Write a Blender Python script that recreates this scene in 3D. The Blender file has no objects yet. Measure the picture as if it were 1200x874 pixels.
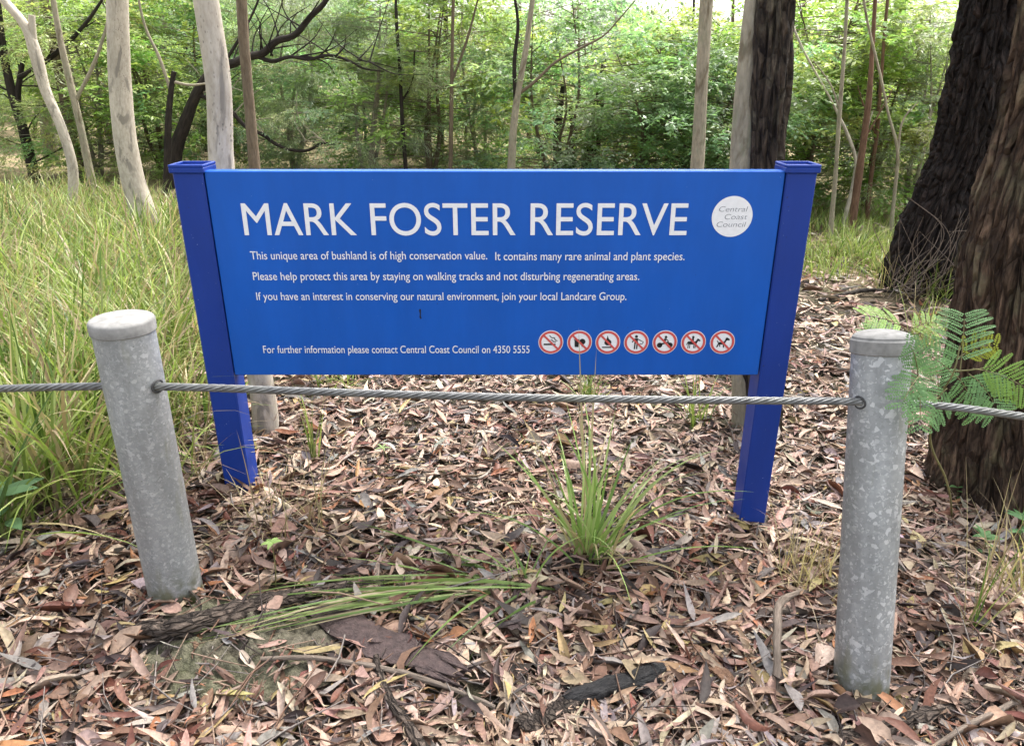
import bpy, math, random
import numpy as np
from math import radians, sin, cos, pi

rng = np.random.default_rng(7)
random.seed(7)
scene = bpy.context.scene
COL = scene.collection

# ---------------------------------------------------------------- camera
FPX, CX, CY, CAMH, PITCH = 867.0, 600.0, 437.0, 1.6, 0.38684
cam_d = bpy.data.cameras.new('camera')
cam = bpy.data.objects.new('camera', cam_d)
COL.objects.link(cam)
cam.location = (0, 0, CAMH)
cam.rotation_euler = (pi / 2 - PITCH, 0, 0)
cam_d.sensor_width = 36.0
cam_d.lens = FPX / 1200 * 36.0
cam_d.clip_start = 0.05
cam_d.clip_end = 600
scene.camera = cam

# ---------------------------------------------------------------- world, sun, exposure
SUN_EL, SUN_AZ = radians(60), radians(35)         # azimuth clockwise from +Y
world = bpy.data.worlds.new('World')
scene.world = world
world.use_nodes = True
wn = world.node_tree
bg = wn.nodes['Background']
sky = wn.nodes.new('ShaderNodeTexSky')
sky.sky_type = 'NISHITA'
sky.sun_disc = False
sky.sun_elevation = SUN_EL
sky.sun_rotation = SUN_AZ
sky.air_density = 1.0
sky.dust_density = 6.0
sky.ozone_density = 0.6
hs = wn.nodes.new('ShaderNodeHueSaturation')      # overcast: the cloud layer greys the blue
hs.inputs['Saturation'].default_value = 0.30
wn.links.new(sky.outputs[0], hs.inputs['Color'])
wn.links.new(hs.outputs[0], bg.inputs[0])
bg.inputs[1].default_value = 0.15
sun_d = bpy.data.lights.new('sun', 'SUN')
sun = bpy.data.objects.new('sun', sun_d)
COL.objects.link(sun)
sun_d.energy = 1.5
sun_d.angle = radians(14)
sun_d.color = (1.0, 0.94, 0.86)
sun.rotation_euler = (pi / 2 - SUN_EL, 0, -SUN_AZ + pi)
scene.view_settings.view_transform = 'Standard'
scene.view_settings.look = 'None'
scene.view_settings.gamma = 1.0
scene.view_settings.exposure = 2.0
scene.render.engine = 'CYCLES'
scene.cycles.use_denoising = True
scene.cycles.max_bounces = 6
scene.cycles.diffuse_bounces = 4
scene.cycles.glossy_bounces = 3
scene.cycles.transmission_bounces = 4
scene.cycles.sample_clamp_indirect = 8

# ---------------------------------------------------------------- numpy helpers
def hash3(i, seed):
    i = i.astype(np.int64)
    h = (i[..., 0] * 374761393 + i[..., 1] * 668265263 + i[..., 2] * 2147483647 + seed * 974634347) & 0xffffffff
    h = ((h ^ (h >> 13)) * 1274126177) & 0xffffffff
    h = ((h ^ (h >> 16)) * 2246822519) & 0xffffffff
    return ((h ^ (h >> 15)) & 0xffffff) / float(0xffffff)

def vnoise(p, seed=0):
    p = np.asarray(p, float)
    f0 = np.floor(p)
    t = p - f0
    t = t * t * (3 - 2 * t)
    r = 0
    for dx in (0, 1):
        for dy in (0, 1):
            for dz in (0, 1):
                w = (t[..., 0] if dx else 1 - t[..., 0]) * (t[..., 1] if dy else 1 - t[..., 1]) * (t[..., 2] if dz else 1 - t[..., 2])
                r = r + w * hash3(f0 + np.array([dx, dy, dz]), seed)
    return r

def fbm(p, seed=0, octv=4):
    a, s, r = 0.5, 1.0, 0
    for k in range(octv):
        r = r + a * vnoise(np.asarray(p) * s, seed + k)
        a *= 0.5
        s *= 2.03
    return r / (1 - 0.5 ** octv)

def nrm(v):
    return v / np.maximum(np.linalg.norm(v, axis=-1, keepdims=True), 1e-9)

def gz(x, y):
    x = np.asarray(x, float); y = np.asarray(y, float)
    z = -0.022 - 0.315 * np.tanh(0.29 * x)
    p = np.stack([x, y, 0 * x], -1)
    z = z + 0.10 * (fbm(p * 0.9, 3, 3) - 0.5) * np.clip((y - 2.9) / 3, 0, 1) + 0.035 * (fbm(p * 4.0, 5, 3) - 0.5)
    m = np.exp(-(((x + 0.80) / 0.24) ** 2 + ((y - 1.70) / 0.18) ** 2))
    z = z + 0.05 * m * (0.35 + fbm(p * 16, 9, 3))
    return z

def ray(px, py):
    a = (px - CX) / FPX
    b = -(py - CY) / FPX
    return np.array([a, cos(PITCH) + b * sin(PITCH), -sin(PITCH) + b * cos(PITCH)])

def at_y(px, py, Y):
    d = ray(px, py)
    return np.array([0, 0, CAMH]) + d * (Y / d[1])

def on_ground(px, py, lift=0.0):
    d = ray(px, py)
    t = (0 - CAMH) / d[2]
    for _ in range(25):
        p = np.array([0, 0, CAMH]) + d * t
        t = (float(gz(p[0], p[1])) + lift - CAMH) / d[2]
    return np.array([0, 0, CAMH]) + d * t

def px_per_m(P):
    return FPX / (P[1] * cos(PITCH) - (P[2] - CAMH) * sin(PITCH))

# ---------------------------------------------------------------- mesh building
class MB:
    def __init__(self):
        self.V, self.F4, self.F3, self.T, self.B, self.n = [], [], [], [], [], 0

    def add(self, V, F, tint=None, bco=None):
        V = np.asarray(V, float).reshape(-1, 3)
        F = np.asarray(F, np.int64)
        if len(F) and F.shape[1] == 4:
            self.F4.append(F + self.n)
        elif len(F):
            self.F3.append(F + self.n)
        if tint is None:
            tint = np.ones((len(V), 3))
        tint = np.broadcast_to(np.asarray(tint, float), (len(V), 3))
        self.T.append(tint)
        self.B.append(V if bco is None else bco)
        self.V.append(V)
        self.n += len(V)

    def mesh(self, name, mat, smooth=True, origin=(0, 0, 0)):
        V = np.concatenate(self.V) - np.asarray(origin, float)
        me = bpy.data.meshes.new(name)
        f4 = np.concatenate(self.F4) if self.F4 else np.zeros((0, 4), int)
        f3 = np.concatenate(self.F3) if self.F3 else np.zeros((0, 3), int)
        nl = f4.size + f3.size
        me.vertices.add(len(V))
        me.vertices.foreach_set('co', V.astype(np.float32).ravel())
        me.loops.add(nl)
        me.loops.foreach_set('vertex_index', np.concatenate([f4.ravel(), f3.ravel()]).astype(np.int32))
        me.polygons.add(len(f4) + len(f3))
        st = np.concatenate([np.arange(len(f4)) * 4, f4.size + np.arange(len(f3)) * 3]).astype(np.int32)
        me.polygons.foreach_set('loop_start', st)
        me.polygons.foreach_set('use_smooth', np.full(len(st), smooth))
        T = np.concatenate(self.T)
        a = me.attributes.new('tint', 'FLOAT_COLOR', 'POINT')
        a.data.foreach_set('color', np.c_[T, np.ones(len(T))].astype(np.float32).ravel())
        b = me.attributes.new('bco', 'FLOAT_VECTOR', 'POINT')
        b.data.foreach_set('vector', np.concatenate(self.B).astype(np.float32).ravel())
        me.materials.append(mat)
        me.update(calc_edges=True)
        me.validate()
        return me

    def obj(self, name, mat, parent=None, smooth=True):
        origin = root_loc(parent)
        o = bpy.data.objects.new(name, self.mesh(name, mat, smooth, origin))
        COL.objects.link(o)
        if parent is not None:
            o.parent = parent
        return o

def root_loc(p):
    v = np.zeros(3)
    while p is not None:
        v = v + np.array(p.location)
        p = p.parent
    return v

def tag(o, label, cat, group=None):
    o['label'] = label
    o['category'] = cat
    if group:
        o['group'] = group
    return o

def thing(name, loc, label, cat, group=None):
    o = bpy.data.objects.new(name, None)
    o.empty_display_size = 0.1
    COL.objects.link(o)
    o.location = tuple(float(v) for v in loc)
    return tag(o, label, cat, group)

def dup(root, loc, rz, sc, label, group):
    r = root.copy()
    COL.objects.link(r)
    r.location = tuple(float(v) for v in loc)
    r.rotation_euler = (0, 0, rz)
    r.scale = sc
    r['label'] = label
    if group:
        r['group'] = group
    for ch in list(root.children):
        c = ch.copy()
        COL.objects.link(c)
        c.parent = r
    return r

def catmull(P, step):
    P = np.asarray(P, float)
    if len(P) == 2:
        n = max(2, int(np.linalg.norm(P[1, :3] - P[0, :3]) / step) + 1)
        return P[0] + (P[1] - P[0]) * np.linspace(0, 1, n)[:, None]
    d = np.maximum(np.linalg.norm(np.diff(P[:, :3], axis=0), axis=1), 1e-6)
    sl = np.diff(P, axis=0) / d[:, None]
    M = np.vstack([sl[:1], (sl[:-1] * d[1:, None] + sl[1:] * d[:-1, None]) / (d[1:] + d[:-1])[:, None], sl[-1:]])
    out = []
    for i in range(len(P) - 1):
        n = max(1, int(d[i] / step))
        t = (np.arange(n) / n)[:, None]
        h00, h10, h01, h11 = 2 * t ** 3 - 3 * t ** 2 + 1, t ** 3 - 2 * t ** 2 + t, -2 * t ** 3 + 3 * t ** 2, t ** 3 - t ** 2
        out.append(h00 * P[i] + h10 * d[i] * M[i] + h01 * P[i + 1] + h11 * d[i] * M[i + 1])
    out.append(P[-1:])
    return np.vstack(out)

def tube(mb, pts, rad, n=10, step=0.05, disp=None, tint=None, caps=True):
    """round tapered tube along a smooth curve; disp(bco, theta, s, r) gives a radial offset"""
    P = catmull(np.c_[np.asarray(pts, float), np.asarray(rad, float)], step)
    R, P = np.maximum(P[:, 3], 1e-4), P[:, :3]
    T = nrm(np.gradient(P, axis=0))
    s = np.r_[0, np.cumsum(np.linalg.norm(np.diff(P, axis=0), axis=1))]
    up = np.array([0.0, 1.0, 0.0]) if abs(T[0, 1]) < 0.9 else np.array([1.0, 0, 0])
    U = np.zeros_like(P)
    u = up
    for i in range(len(P)):
        u = u - T[i] * np.dot(u, T[i])
        u = u / np.linalg.norm(u)
        U[i] = u
    W = np.cross(T, U)
    th = np.linspace(0, 2 * pi, n, endpoint=False)
    c, sn = np.cos(th), np.sin(th)
    bco = np.stack([R[:, None] * c, R[:, None] * sn, np.repeat(s[:, None], n, 1)], -1)
    rr = np.repeat(R[:, None], n, 1)
    if disp is not None:
        rr = rr + disp(bco, np.repeat(th[None], len(P), 0), bco[..., 2], rr)
    V = P[:, None] + rr[..., None] * (c[None, :, None] * U[:, None] + sn[None, :, None] * W[:, None])
    m = len(P)
    i = np.arange(m - 1)[:, None] * n
    j = np.arange(n)[None]
    j2 = (j + 1) % n
    F = np.stack([i + j, i + j2, i + n + j2, i + n + j], -1).reshape(-1, 4)
    mb.add(V.reshape(-1, 3), F, tint, bco.reshape(-1, 3))
    if caps:
        for k, flip in ((0, True), (m - 1, False)):
            ring = V[k]
            VV = np.vstack([ring, ring.mean(0)])
            FF = np.stack([np.arange(n), (np.arange(n) + 1) % n, np.full(n, n)], -1)
            if flip:
                FF = FF[:, ::-1]
            mb.add(VV, FF, tint, np.vstack([bco[k], [[0, 0, s[k]]]]))

def lathe(mb, prof, n=64, tint=None):
    pr = np.asarray(prof, float)
    th = np.linspace(0, 2 * pi, n, endpoint=False)
    V = np.stack([pr[:, 0:1] * np.cos(th), pr[:, 0:1] * np.sin(th), np.repeat(pr[:, 1:2], n, 1)], -1)
    m = len(pr)
    i = np.arange(m - 1)[:, None] * n
    j = np.arange(n)[None]
    j2 = (j + 1) % n
    mb.add(V.reshape(-1, 3), np.stack([i + j, i + j2, i + n + j2, i + n + j], -1).reshape(-1, 4), tint)

def box(mb, lo, hi, bev=0.002):
    """bevelled box"""
    lo, hi = np.asarray(lo, float), np.asarray(hi, float)
    V, idx = [], {}
    for cx in (0, 1):
        for cy in (0, 1):
            for cz in (0, 1):
                c = np.where(np.array([cx, cy, cz]), hi, lo)
                s = np.where(np.array([cx, cy, cz]), -1, 1) * bev
                for ax in range(3):
                    p = c + s
                    p[ax] = c[ax]
                    idx[(cx, cy, cz, ax)] = len(V)
                    V.append(p)
    V = np.array(V)
    ctr = (lo + hi) / 2
    quads, tris = [], []
    for ax in range(3):
        o = [a for a in range(3) if a != ax]
        for sd in (0, 1):
            q = []
            for a, b in ((0, 0), (1, 0), (1, 1), (0, 1)):
                k = [0, 0, 0]
                k[ax], k[o[0]], k[o[1]] = sd, a, b
                q.append(idx[(*k, ax)])
            quads.append(q)
        for a in (0, 1):
            for b in (0, 1):
                k0, k1 = [0, 0, 0], [0, 0, 0]
                k0[o[0]] = k1[o[0]] = a
                k0[o[1]] = k1[o[1]] = b
                k1[ax] = 1
                quads.append([idx[(*k0, o[0])], idx[(*k1, o[0])], idx[(*k1, o[1])], idx[(*k0, o[1])]])
    for k in [(a, b, c) for a in (0, 1) for b in (0, 1) for c in (0, 1)]:
        tris.append([idx[(*k, 0)], idx[(*k, 1)], idx[(*k, 2)]])
    def fix(F):
        out = []
        for f in F:
            p = V[f]
            n = np.cross(p[1] - p[0], p[2] - p[0])
            out.append(f if np.dot(n, p.mean(0) - ctr) > 0 else f[::-1])
        return np.array(out)
    n0 = mb.n
    mb.add(V, fix(quads))
    mb.F3.append(fix(tris) + n0)

def leaves(mb, P, D, N, L, W, tint, fold=0.12):
    """pointed leaf blades: base P, direction D, face normal N"""
    D = nrm(D)
    S = nrm(np.cross(D, N))
    N = np.cross(S, D)
    L = np.asarray(L)[:, None]; W = np.asarray(W)[:, None]
    mid = P + D * L * 0.42
    V = np.stack([P, mid + S * W / 2 + N * W * fold, P + D * L - N * L * 0.06, mid - S * W / 2 + N * W * fold], 1)
    n = len(P)
    F = np.arange(n)[:, None] * 4 + np.arange(4)[None]
    mb.add(V.reshape(-1, 3), F, np.repeat(tint, 4, 0))

def blades(mb, root, az, lean, L, W, droop, tint, seg=6):
    """grass blades: ribbons that start LEAN off vertical and bend by DROOP along their length"""
    n = len(root)
    t = np.linspace(0, 1, seg + 1)
    ang = lean[:, None] + droop[:, None] * t[None] ** 1.6
    h = np.stack([np.cos(az), np.sin(az), 0 * az], -1)
    d = h[:, None] * np.sin(ang)[..., None] + np.array([0, 0, 1.0]) * np.cos(ang)[..., None]
    ds = (L / seg)[:, None, None]
    pos = np.concatenate([np.zeros((n, 1, 3)), np.cumsum((d[:, :-1] + d[:, 1:]) / 2 * ds, 1)], 1) + root[:, None]
    side = np.stack([-np.sin(az), np.cos(az), 0 * az], -1)
    tw = rng.normal(0, 0.5, n)
    side = side * np.cos(tw)[:, None] + h * np.sin(tw)[:, None]
    prof = np.minimum(1, 0.55 + t * 1.5) * (1 - t ** 2.2) + 0.03
    w = W[:, None] * prof[None] / 2
    V = np.stack([pos - side[:, None] * w[..., None], pos + side[:, None] * w[..., None]], 2).reshape(n, -1, 3)
    k = (seg + 1) * 2
    f = np.array([[2 * i, 2 * i + 1, 2 * i + 3, 2 * i + 2] for i in range(seg)])
    F = (np.arange(n)[:, None, None] * k + f[None]).reshape(-1, 4)
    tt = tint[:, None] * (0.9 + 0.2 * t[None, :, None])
    mb.add(V.reshape(-1, 3), F, np.repeat(tt, 2, 1).reshape(-1, 3))

def blade_to(mb, root, tip, w, lift, tint, seg=9, side=None, twist=0.0):
    root, tip = np.asarray(root, float), np.asarray(tip, float)
    t = np.linspace(0, 1, seg + 1)[:, None]
    ctl = root * 0.5 + tip * 0.5 + np.array([0, 0, lift])
    pos = (1 - t) ** 2 * root + 2 * t * (1 - t) * ctl + t ** 2 * tip
    T = nrm(np.gradient(pos, axis=0))
    ref = np.array([0.15, -0.25, 1.0]) if side is None else np.asarray(side, float)
    S = nrm(np.cross(T, ref))
    B = np.cross(S, T)
    a = twist * t
    S = S * np.cos(a) + B * np.sin(a)
    pr = (np.minimum(1, 0.5 + t * 1.6) * (1 - t ** 2.4) + 0.03) * w / 2
    V = np.stack([pos - S * pr, pos + B * pr * 0.25, pos + S * pr], 1).reshape(-1, 3)
    F = []
    for i in range(seg):
        F += [[3 * i, 3 * i + 1, 3 * i + 4, 3 * i + 3], [3 * i + 1, 3 * i + 2, 3 * i + 5, 3 * i + 4]]
    mb.add(V, F, np.asarray(tint))

# ---------------------------------------------------------------- materials
class NT:
    def __init__(self, name):
        self.m = bpy.data.materials.new(name)
        self.m.use_nodes = True
        self.t = self.m.node_tree
        self.b = self.t.nodes['Principled BSDF']
        self.out = self.t.nodes['Material Output']

    def n(self, typ, **kw):
        nd = self.t.nodes.new(typ)
        for k, v in kw.items():
            if k == 'ins':
                for a, b in v.items():
                    self.put(nd, a, b)
            else:
                setattr(nd, k, v)
        return nd

    def put(self, nd, key, v):
        s = nd.inputs[key]
        if isinstance(v, bpy.types.NodeSocket):
            self.t.links.new(v, s)
        else:
            s.default_value = v

    def attr(self, name):
        return self.n('ShaderNodeAttribute', attribute_name=name)

    def scale(self, vec, s, off=(0, 0, 0)):
        return self.n('ShaderNodeMapping', ins={'Vector': vec, 'Scale': s, 'Location': off}).outputs[0]

    def noise(self, vec, scale=1.0, detail=4, rough=0.55, dist=0.0):
        return self.n('ShaderNodeTexNoise', ins={'Vector': vec, 'Scale': scale, 'Detail': detail, 'Roughness': rough, 'Distortion': dist}).outputs[0]

    def voro(self, vec, scale, feature='F1', rand=1.0):
        return self.n('ShaderNodeTexVoronoi', feature=feature, ins={'Vector': vec, 'Scale': scale, 'Randomness': rand})

    def ramp(self, fac, stops, interp='LINEAR'):
        r = self.n('ShaderNodeValToRGB')
        r.color_ramp.interpolation = interp
        els = r.color_ramp.elements
        while len(els) < len(stops):
            els.new(0.5)
        for e, (p, c) in zip(els, stops):
            e.position = p
            e.color = (c, c, c, 1) if isinstance(c, (int, float)) else (*c, 1)
        self.t.links.new(fac, r.inputs[0])
        return r.outputs[0]

    def mix(self, fac, a, b, mode='MIX'):
        m = self.n('ShaderNodeMix', data_type='RGBA', blend_type=mode)
        for k, v in ((0, fac), (6, a), (7, b)):
            if isinstance(v, bpy.types.NodeSocket):
                self.t.links.new(v, m.inputs[k])
            elif k == 0:
                m.inputs[0].default_value = v
            else:
                m.inputs[k].default_value = (*v, 1) if not isinstance(v, (int, float)) else (v, v, v, 1)
        return m.outputs[2]

    def math(self, op, a, b=0.5):
        m = self.n('ShaderNodeMath', operation=op)
        self.put(m, 0, a)
        self.put(m, 1, b)
        return m.outputs[0]

    def bump(self, h, strength=0.5, dist=0.01):
        b = self.n('ShaderNodeBump', ins={'Height': h, 'Strength': strength, 'Distance': dist})
        self.t.links.new(b.outputs[0], self.b.inputs['Normal'])

    def base(self, col, rough=0.7, spec=0.3, metal=0.0):
        for k, v in (('Base Color', col), ('Roughness', rough), ('Specular IOR Level', spec), ('Metallic', metal)):
            if k == 'Base Color' and not isinstance(v, bpy.types.NodeSocket):
                v = (*v, 1)
            self.put(self.b, k, v)
        return self.m

def obj_co(m):
    return m.n('ShaderNodeTexCoord').outputs['Object']

def mat_leaf(name, trans=0.5, rough=0.38, spec=0.5):
    m = NT(name)
    c = m.attr('tint').outputs['Color']
    m.base(c, rough, spec)
    tr = m.n('ShaderNodeBsdfTranslucent')
    tc = m.mix(1.0, c, (1.2, 1.28, 0.85), 'MULTIPLY')
    m.t.links.new(tc, tr.inputs[0])
    mx = m.n('ShaderNodeMixShader', ins={0: trans})
    m.t.links.new(m.b.outputs[0], mx.inputs[1])
    m.t.links.new(tr.outputs[0], mx.inputs[2])
    m.t.links.new(mx.outputs[0], m.out.inputs[0])
    return m.m

def mat_litter():
    m = NT('dry_leaf')
    c = m.attr('tint').outputs['Color']
    co = obj_co(m)
    n1 = m.noise(co, 90, 3)
    n2 = m.noise(co, 26, 4)
    c = m.mix(1.0, c, m.ramp(n1, [(0.3, 0.72), (0.7, 1.18)]), 'MULTIPLY')
    c = m.mix(m.ramp(n2, [(0.6, 0.0), (0.72, 0.55)]), c, (0.09, 0.06, 0.05))
    m.base(c, 0.55, 0.3)
    m.bump(n1, 0.35, 0.004)
    return m.m

def mat_bark(name, c0, c1, stretch, bump, rough=0.85, patch=None, patch_c=None, speck=None, lichen=None, dist=0.02, crack=None):
    m = NT(name)
    b = m.attr('bco').outputs['Vector']
    n = m.noise(m.scale(b, stretch), 1.0, 6, 0.62)
    c = m.mix(m.ramp(n, [(0.3, 0.0), (0.7, 1.0)]), c0, c1)
    big = m.noise(m.scale(b, (5, 5, 1.6)), 1.0, 3)
    c = m.mix(1.0, c, m.ramp(big, [(0.3, 0.75), (0.7, 1.15)]), 'MULTIPLY')
    if patch:
        p = m.noise(m.scale(b, patch), 1.0, 4, 0.55, 0.6)
        c = m.mix(m.ramp(p, [(0.55, 0.0), (0.62, 0.85)]), c, patch_c)
    if speck:
        v = m.voro(m.scale(b, (1, 1, 0.55)), speck)
        gate = m.noise(m.scale(b, (9, 9, 3)), 1.0, 2)
        f = m.math('MULTIPLY', m.ramp(v.outputs['Distance'], [(0.16, 1.0), (0.26, 0.0)]), m.ramp(gate, [(0.50, 0.0), (0.64, 0.8)]))
        c = m.mix(f, c, (0.11, 0.095, 0.08))
    if lichen:
        l = m.noise(m.scale(b, (11, 11, 5)), 1.0, 5, 0.65)
        c = m.mix(m.ramp(l, [(0.52, 0.0), (0.66, 0.8)]), c, lichen)
    h = n
    if crack:
        wv = m.n('ShaderNodeTexNoise', ins={'Vector': m.scale(b, tuple(v * .8 for v in crack)), 'Scale': 1.0, 'Detail': 3.0})
        wb = m.n('ShaderNodeVectorMath', operation='MULTIPLY_ADD')
        m.t.links.new(wv.outputs['Color'], wb.inputs[0])
        wb.inputs[1].default_value = (0.9, 0.9, 0.9)
        m.t.links.new(m.scale(b, crack), wb.inputs[2])
        v = m.voro(wb.outputs[0], 1.0, 'DISTANCE_TO_EDGE')
        plate = m.ramp(v.outputs['Distance'], [(0.0, 0.0), (0.22, 1.0)])
        v2 = m.voro(wb.outputs[0], 1.0)
        sc_ = m.n('ShaderNodeSeparateColor')
        m.t.links.new(v2.outputs['Color'], sc_.inputs[0])
        c = m.mix(1.0, c, m.ramp(sc_.outputs[0], [(0.0, 0.55), (1.0, 1.5)]), 'MULTIPLY')
        c = m.mix(plate, m.mix(0.6, c, c0), c)
        h = m.math('ADD', m.math('MULTIPLY', plate, 1.2), n)
    m.base(c, rough, 0.25)
    m.bump(h, bump, dist)
    return m.m

def mat_galv(name, scale, flake, white):
    m = NT(name)
    co = obj_co(m)
    w = m.n('ShaderNodeTexNoise', ins={'Vector': co, 'Scale': 60.0, 'Detail': 3.0})
    dv = m.n('ShaderNodeVectorMath', operation='MULTIPLY_ADD')
    m.t.links.new(w.outputs['Color'], dv.inputs[0])
    dv.inputs[1].default_value = (0.02, 0.02, 0.02)
    m.t.links.new(co, dv.inputs[2])
    v = m.voro(dv.outputs[0], scale)
    v2 = m.voro(dv.outputs[0], scale * 2.3)
    r = m.n('ShaderNodeSeparateColor')
    m.t.links.new(v.outputs['Color'], r.inputs[0])
    r2 = m.n('ShaderNodeSeparateColor')
    m.t.links.new(v2.outputs['Color'], r2.inputs[0])
    c = m.ramp(r.outputs[0], [(0.0, (0.285, 0.297, 0.30)), (0.7, (0.33, 0.342, 0.345)), (flake, (0.365, 0.377, 0.38)), (flake + 0.012, white)])
    c = m.mix(m.ramp(r2.outputs[1], [(0.90, 0.0), (0.92, 0.6)]), c, white)
    st = m.noise(m.scale(co, (16, 16, 3)), 1.0, 5, 0.6)
    c = m.mix(1.0, c, m.ramp(st, [(0.3, 0.72), (0.7, 1.12)]), 'MULTIPLY')
    spk = m.noise(co, 160, 2)
    c = m.mix(m.ramp(spk, [(0.69, 0.0), (0.74, 0.7)]), c, (0.10, 0.10, 0.09))
    sep = m.n('ShaderNodeSeparateXYZ')
    m.t.links.new(co, sep.inputs[0])
    lowz = m.ramp(sep.outputs[2], [(0.04, 1.0), (0.17, 0.0)])
    al = m.math('MULTIPLY', lowz, m.ramp(m.noise(co, 22, 4), [(0.38, 0.0), (0.6, 1.0)]))
    c = m.mix(al, c, (0.10, 0.105, 0.045))
    drip = m.noise(m.scale(co, (20, 20, 4), (3, 1, 0)), 1.0, 3)
    c = m.mix(m.ramp(drip, [(0.6, 0.0), (0.75, 0.6)]), c, (0.19, 0.19, 0.12))
    m.base(c, m.ramp(r.outputs[1], [(0, 0.42), (1, 0.62)]), 0.5, 0.35)
    m.bump(m.noise(co, 220, 2), 0.15, 0.002)
    return m.m

def mat_paint(name, col, rough, streak=0.1):
    m = NT(name)
    co = obj_co(m)
    n1 = m.noise(m.scale(co, (7, 7, 1.6)), 1.0, 6, 0.65)
    c = m.mix(1.0, col, m.ramp(n1, [(0.3, 1 - streak), (0.7, 1 + streak)]), 'MULTIPLY')
    d = m.noise(co, 130, 1)
    c = m.mix(m.ramp(d, [(0.795, 0.0), (0.81, 0.5)]), c, (0.45, 0.52, 0.68))
    d2 = m.noise(m.scale(co, (1, 1, 1), (5, 2, 7)), 95, 1)
    c = m.mix(m.ramp(d2, [(0.785, 0.0), (0.80, 0.8)]), c, (0.02, 0.02, 0.05))
    m.base(c, m.ramp(m.noise(co, 7, 4), [(0.3, rough - 0.06), (0.7, rough + 0.1)]), 0.3)
    m.bump(m.noise(co, 160, 2), 0.04, 0.002)
    return m.m

def mat_plain(name, col, rough=0.5, spec=0.4, metal=0.0, var=0.0, vs=40):
    m = NT(name)
    c = col
    if var:
        c = m.mix(1.0, col, m.ramp(m.noise(obj_co(m), vs, 4), [(0.3, 1 - var), (0.7, 1 + var)]), 'MULTIPLY')
    return m.base(c, rough, spec, metal)

M_leaf = mat_leaf('green_leaf')
M_grass = mat_leaf('grass_blade', 0.32, 0.4, 0.3)
M_frond = mat_leaf('soft_frond', 0.3, 0.5, 0.2)
M_litter = mat_litter()
M_gum = mat_bark('pale_gum_bark', (0.36, 0.315, 0.25), (0.54, 0.49, 0.405), (60, 60, 22), 0.25, 0.75, (12, 12, 4.5), (0.20, 0.18, 0.15), 75.0, dist=0.006)
M_iron = mat_bark('black_furrowed_bark', (0.006, 0.005, 0.005), (0.048, 0.034, 0.029), (90, 90, 22), 1.0, 0.7, crack=(24, 24, 7), dist=0.03)
M_string = mat_bark('brown_stringy_bark', (0.024, 0.015, 0.011), (0.20, 0.132, 0.088), (110, 110, 18), 1.0, 0.85, lichen=(0.17, 0.15, 0.09), crack=(34, 34, 6), dist=0.025)
M_grey = mat_bark('grey_lichen_bark', (0.22, 0.195, 0.14), (0.38, 0.34, 0.25), (70, 70, 20), 0.5, 0.85, (9, 9, 3), (0.13, 0.105, 0.065), lichen=(0.22, 0.23, 0.15))
M_fiss = mat_bark('dark_fissured_bark', (0.010, 0.008, 0.007), (0.12, 0.088, 0.062), (90, 90, 16), 0.9, 0.85, lichen=(0.20, 0.175, 0.12), crack=(30, 30, 8))
M_dark = mat_bark('dark_wet_bark', (0.012, 0.010, 0.009), (0.045, 0.036, 0.028), (50, 50, 9), 0.8)
M_brown = mat_bark('thin_brown_bark', (0.10, 0.075, 0.05), (0.20, 0.155, 0.105), (80, 80, 18), 0.5)
M_rust = mat_bark('reddish_bark', (0.10, 0.055, 0.035), (0.21, 0.125, 0.08), (60, 60, 12), 0.6)
M_twig = mat_bark('weathered_stick', (0.09, 0.07, 0.055), (0.26, 0.21, 0.17), (120, 120, 14), 0.6)
M_twigs = mat_bark('pale_bare_twig', (0.16, 0.14, 0.10), (0.34, 0.31, 0.24), (60, 60, 20), 0.3)
M_rot = mat_bark('mottled_log_bark', (0.03, 0.022, 0.018), (0.20, 0.155, 0.125), (90, 90, 30), 1.0, lichen=(0.17, 0.14, 0.11), crack=(60, 60, 24))
M_char = mat_bark('charred_wood', (0.008, 0.008, 0.009), (0.035, 0.034, 0.035), (80, 80, 25), 0.9, 0.55)
M_slab = mat_bark('purple_brown_bark', (0.035, 0.024, 0.024), (0.095, 0.065, 0.06), (40, 40, 40), 0.7, 0.6)
M_stem = mat_plain('green_stem', (0.16, 0.15, 0.06), 0.6, 0.3, 0, 0.25)
M_galvL = mat_galv('galvanised_fine', 120, 0.92, (0.45, 0.46, 0.465))
M_galvR = mat_galv('galvanised_coarse', 88, 0.90, (0.52, 0.53, 0.535))
M_cap = mat_plain('weathered_cap', (0.24, 0.237, 0.228), 0.8, 0.3, 0.1, 0.22, 45)
M_hole = mat_plain('dark_hole_rim', (0.05, 0.05, 0.05), 0.7)
M_panel = mat_paint('blue_panel_paint', (0.0065, 0.094, 0.455), 0.36, 0.10)
M_post = mat_paint('dark_blue_post_paint', (0.0085, 0.038, 0.25), 0.42, 0.12)
M_white = mat_plain('white_vinyl', (0.78, 0.79, 0.82), 0.55, 0.4, 0, 0.05, 60)
M_red = mat_plain('faded_red_vinyl', (0.58, 0.085, 0.08), 0.5)
M_black = mat_plain('black_vinyl', (0.012, 0.012, 0.014), 0.5)
M_greyink = mat_plain('grey_ink', (0.16, 0.175, 0.21), 0.6)

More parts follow.
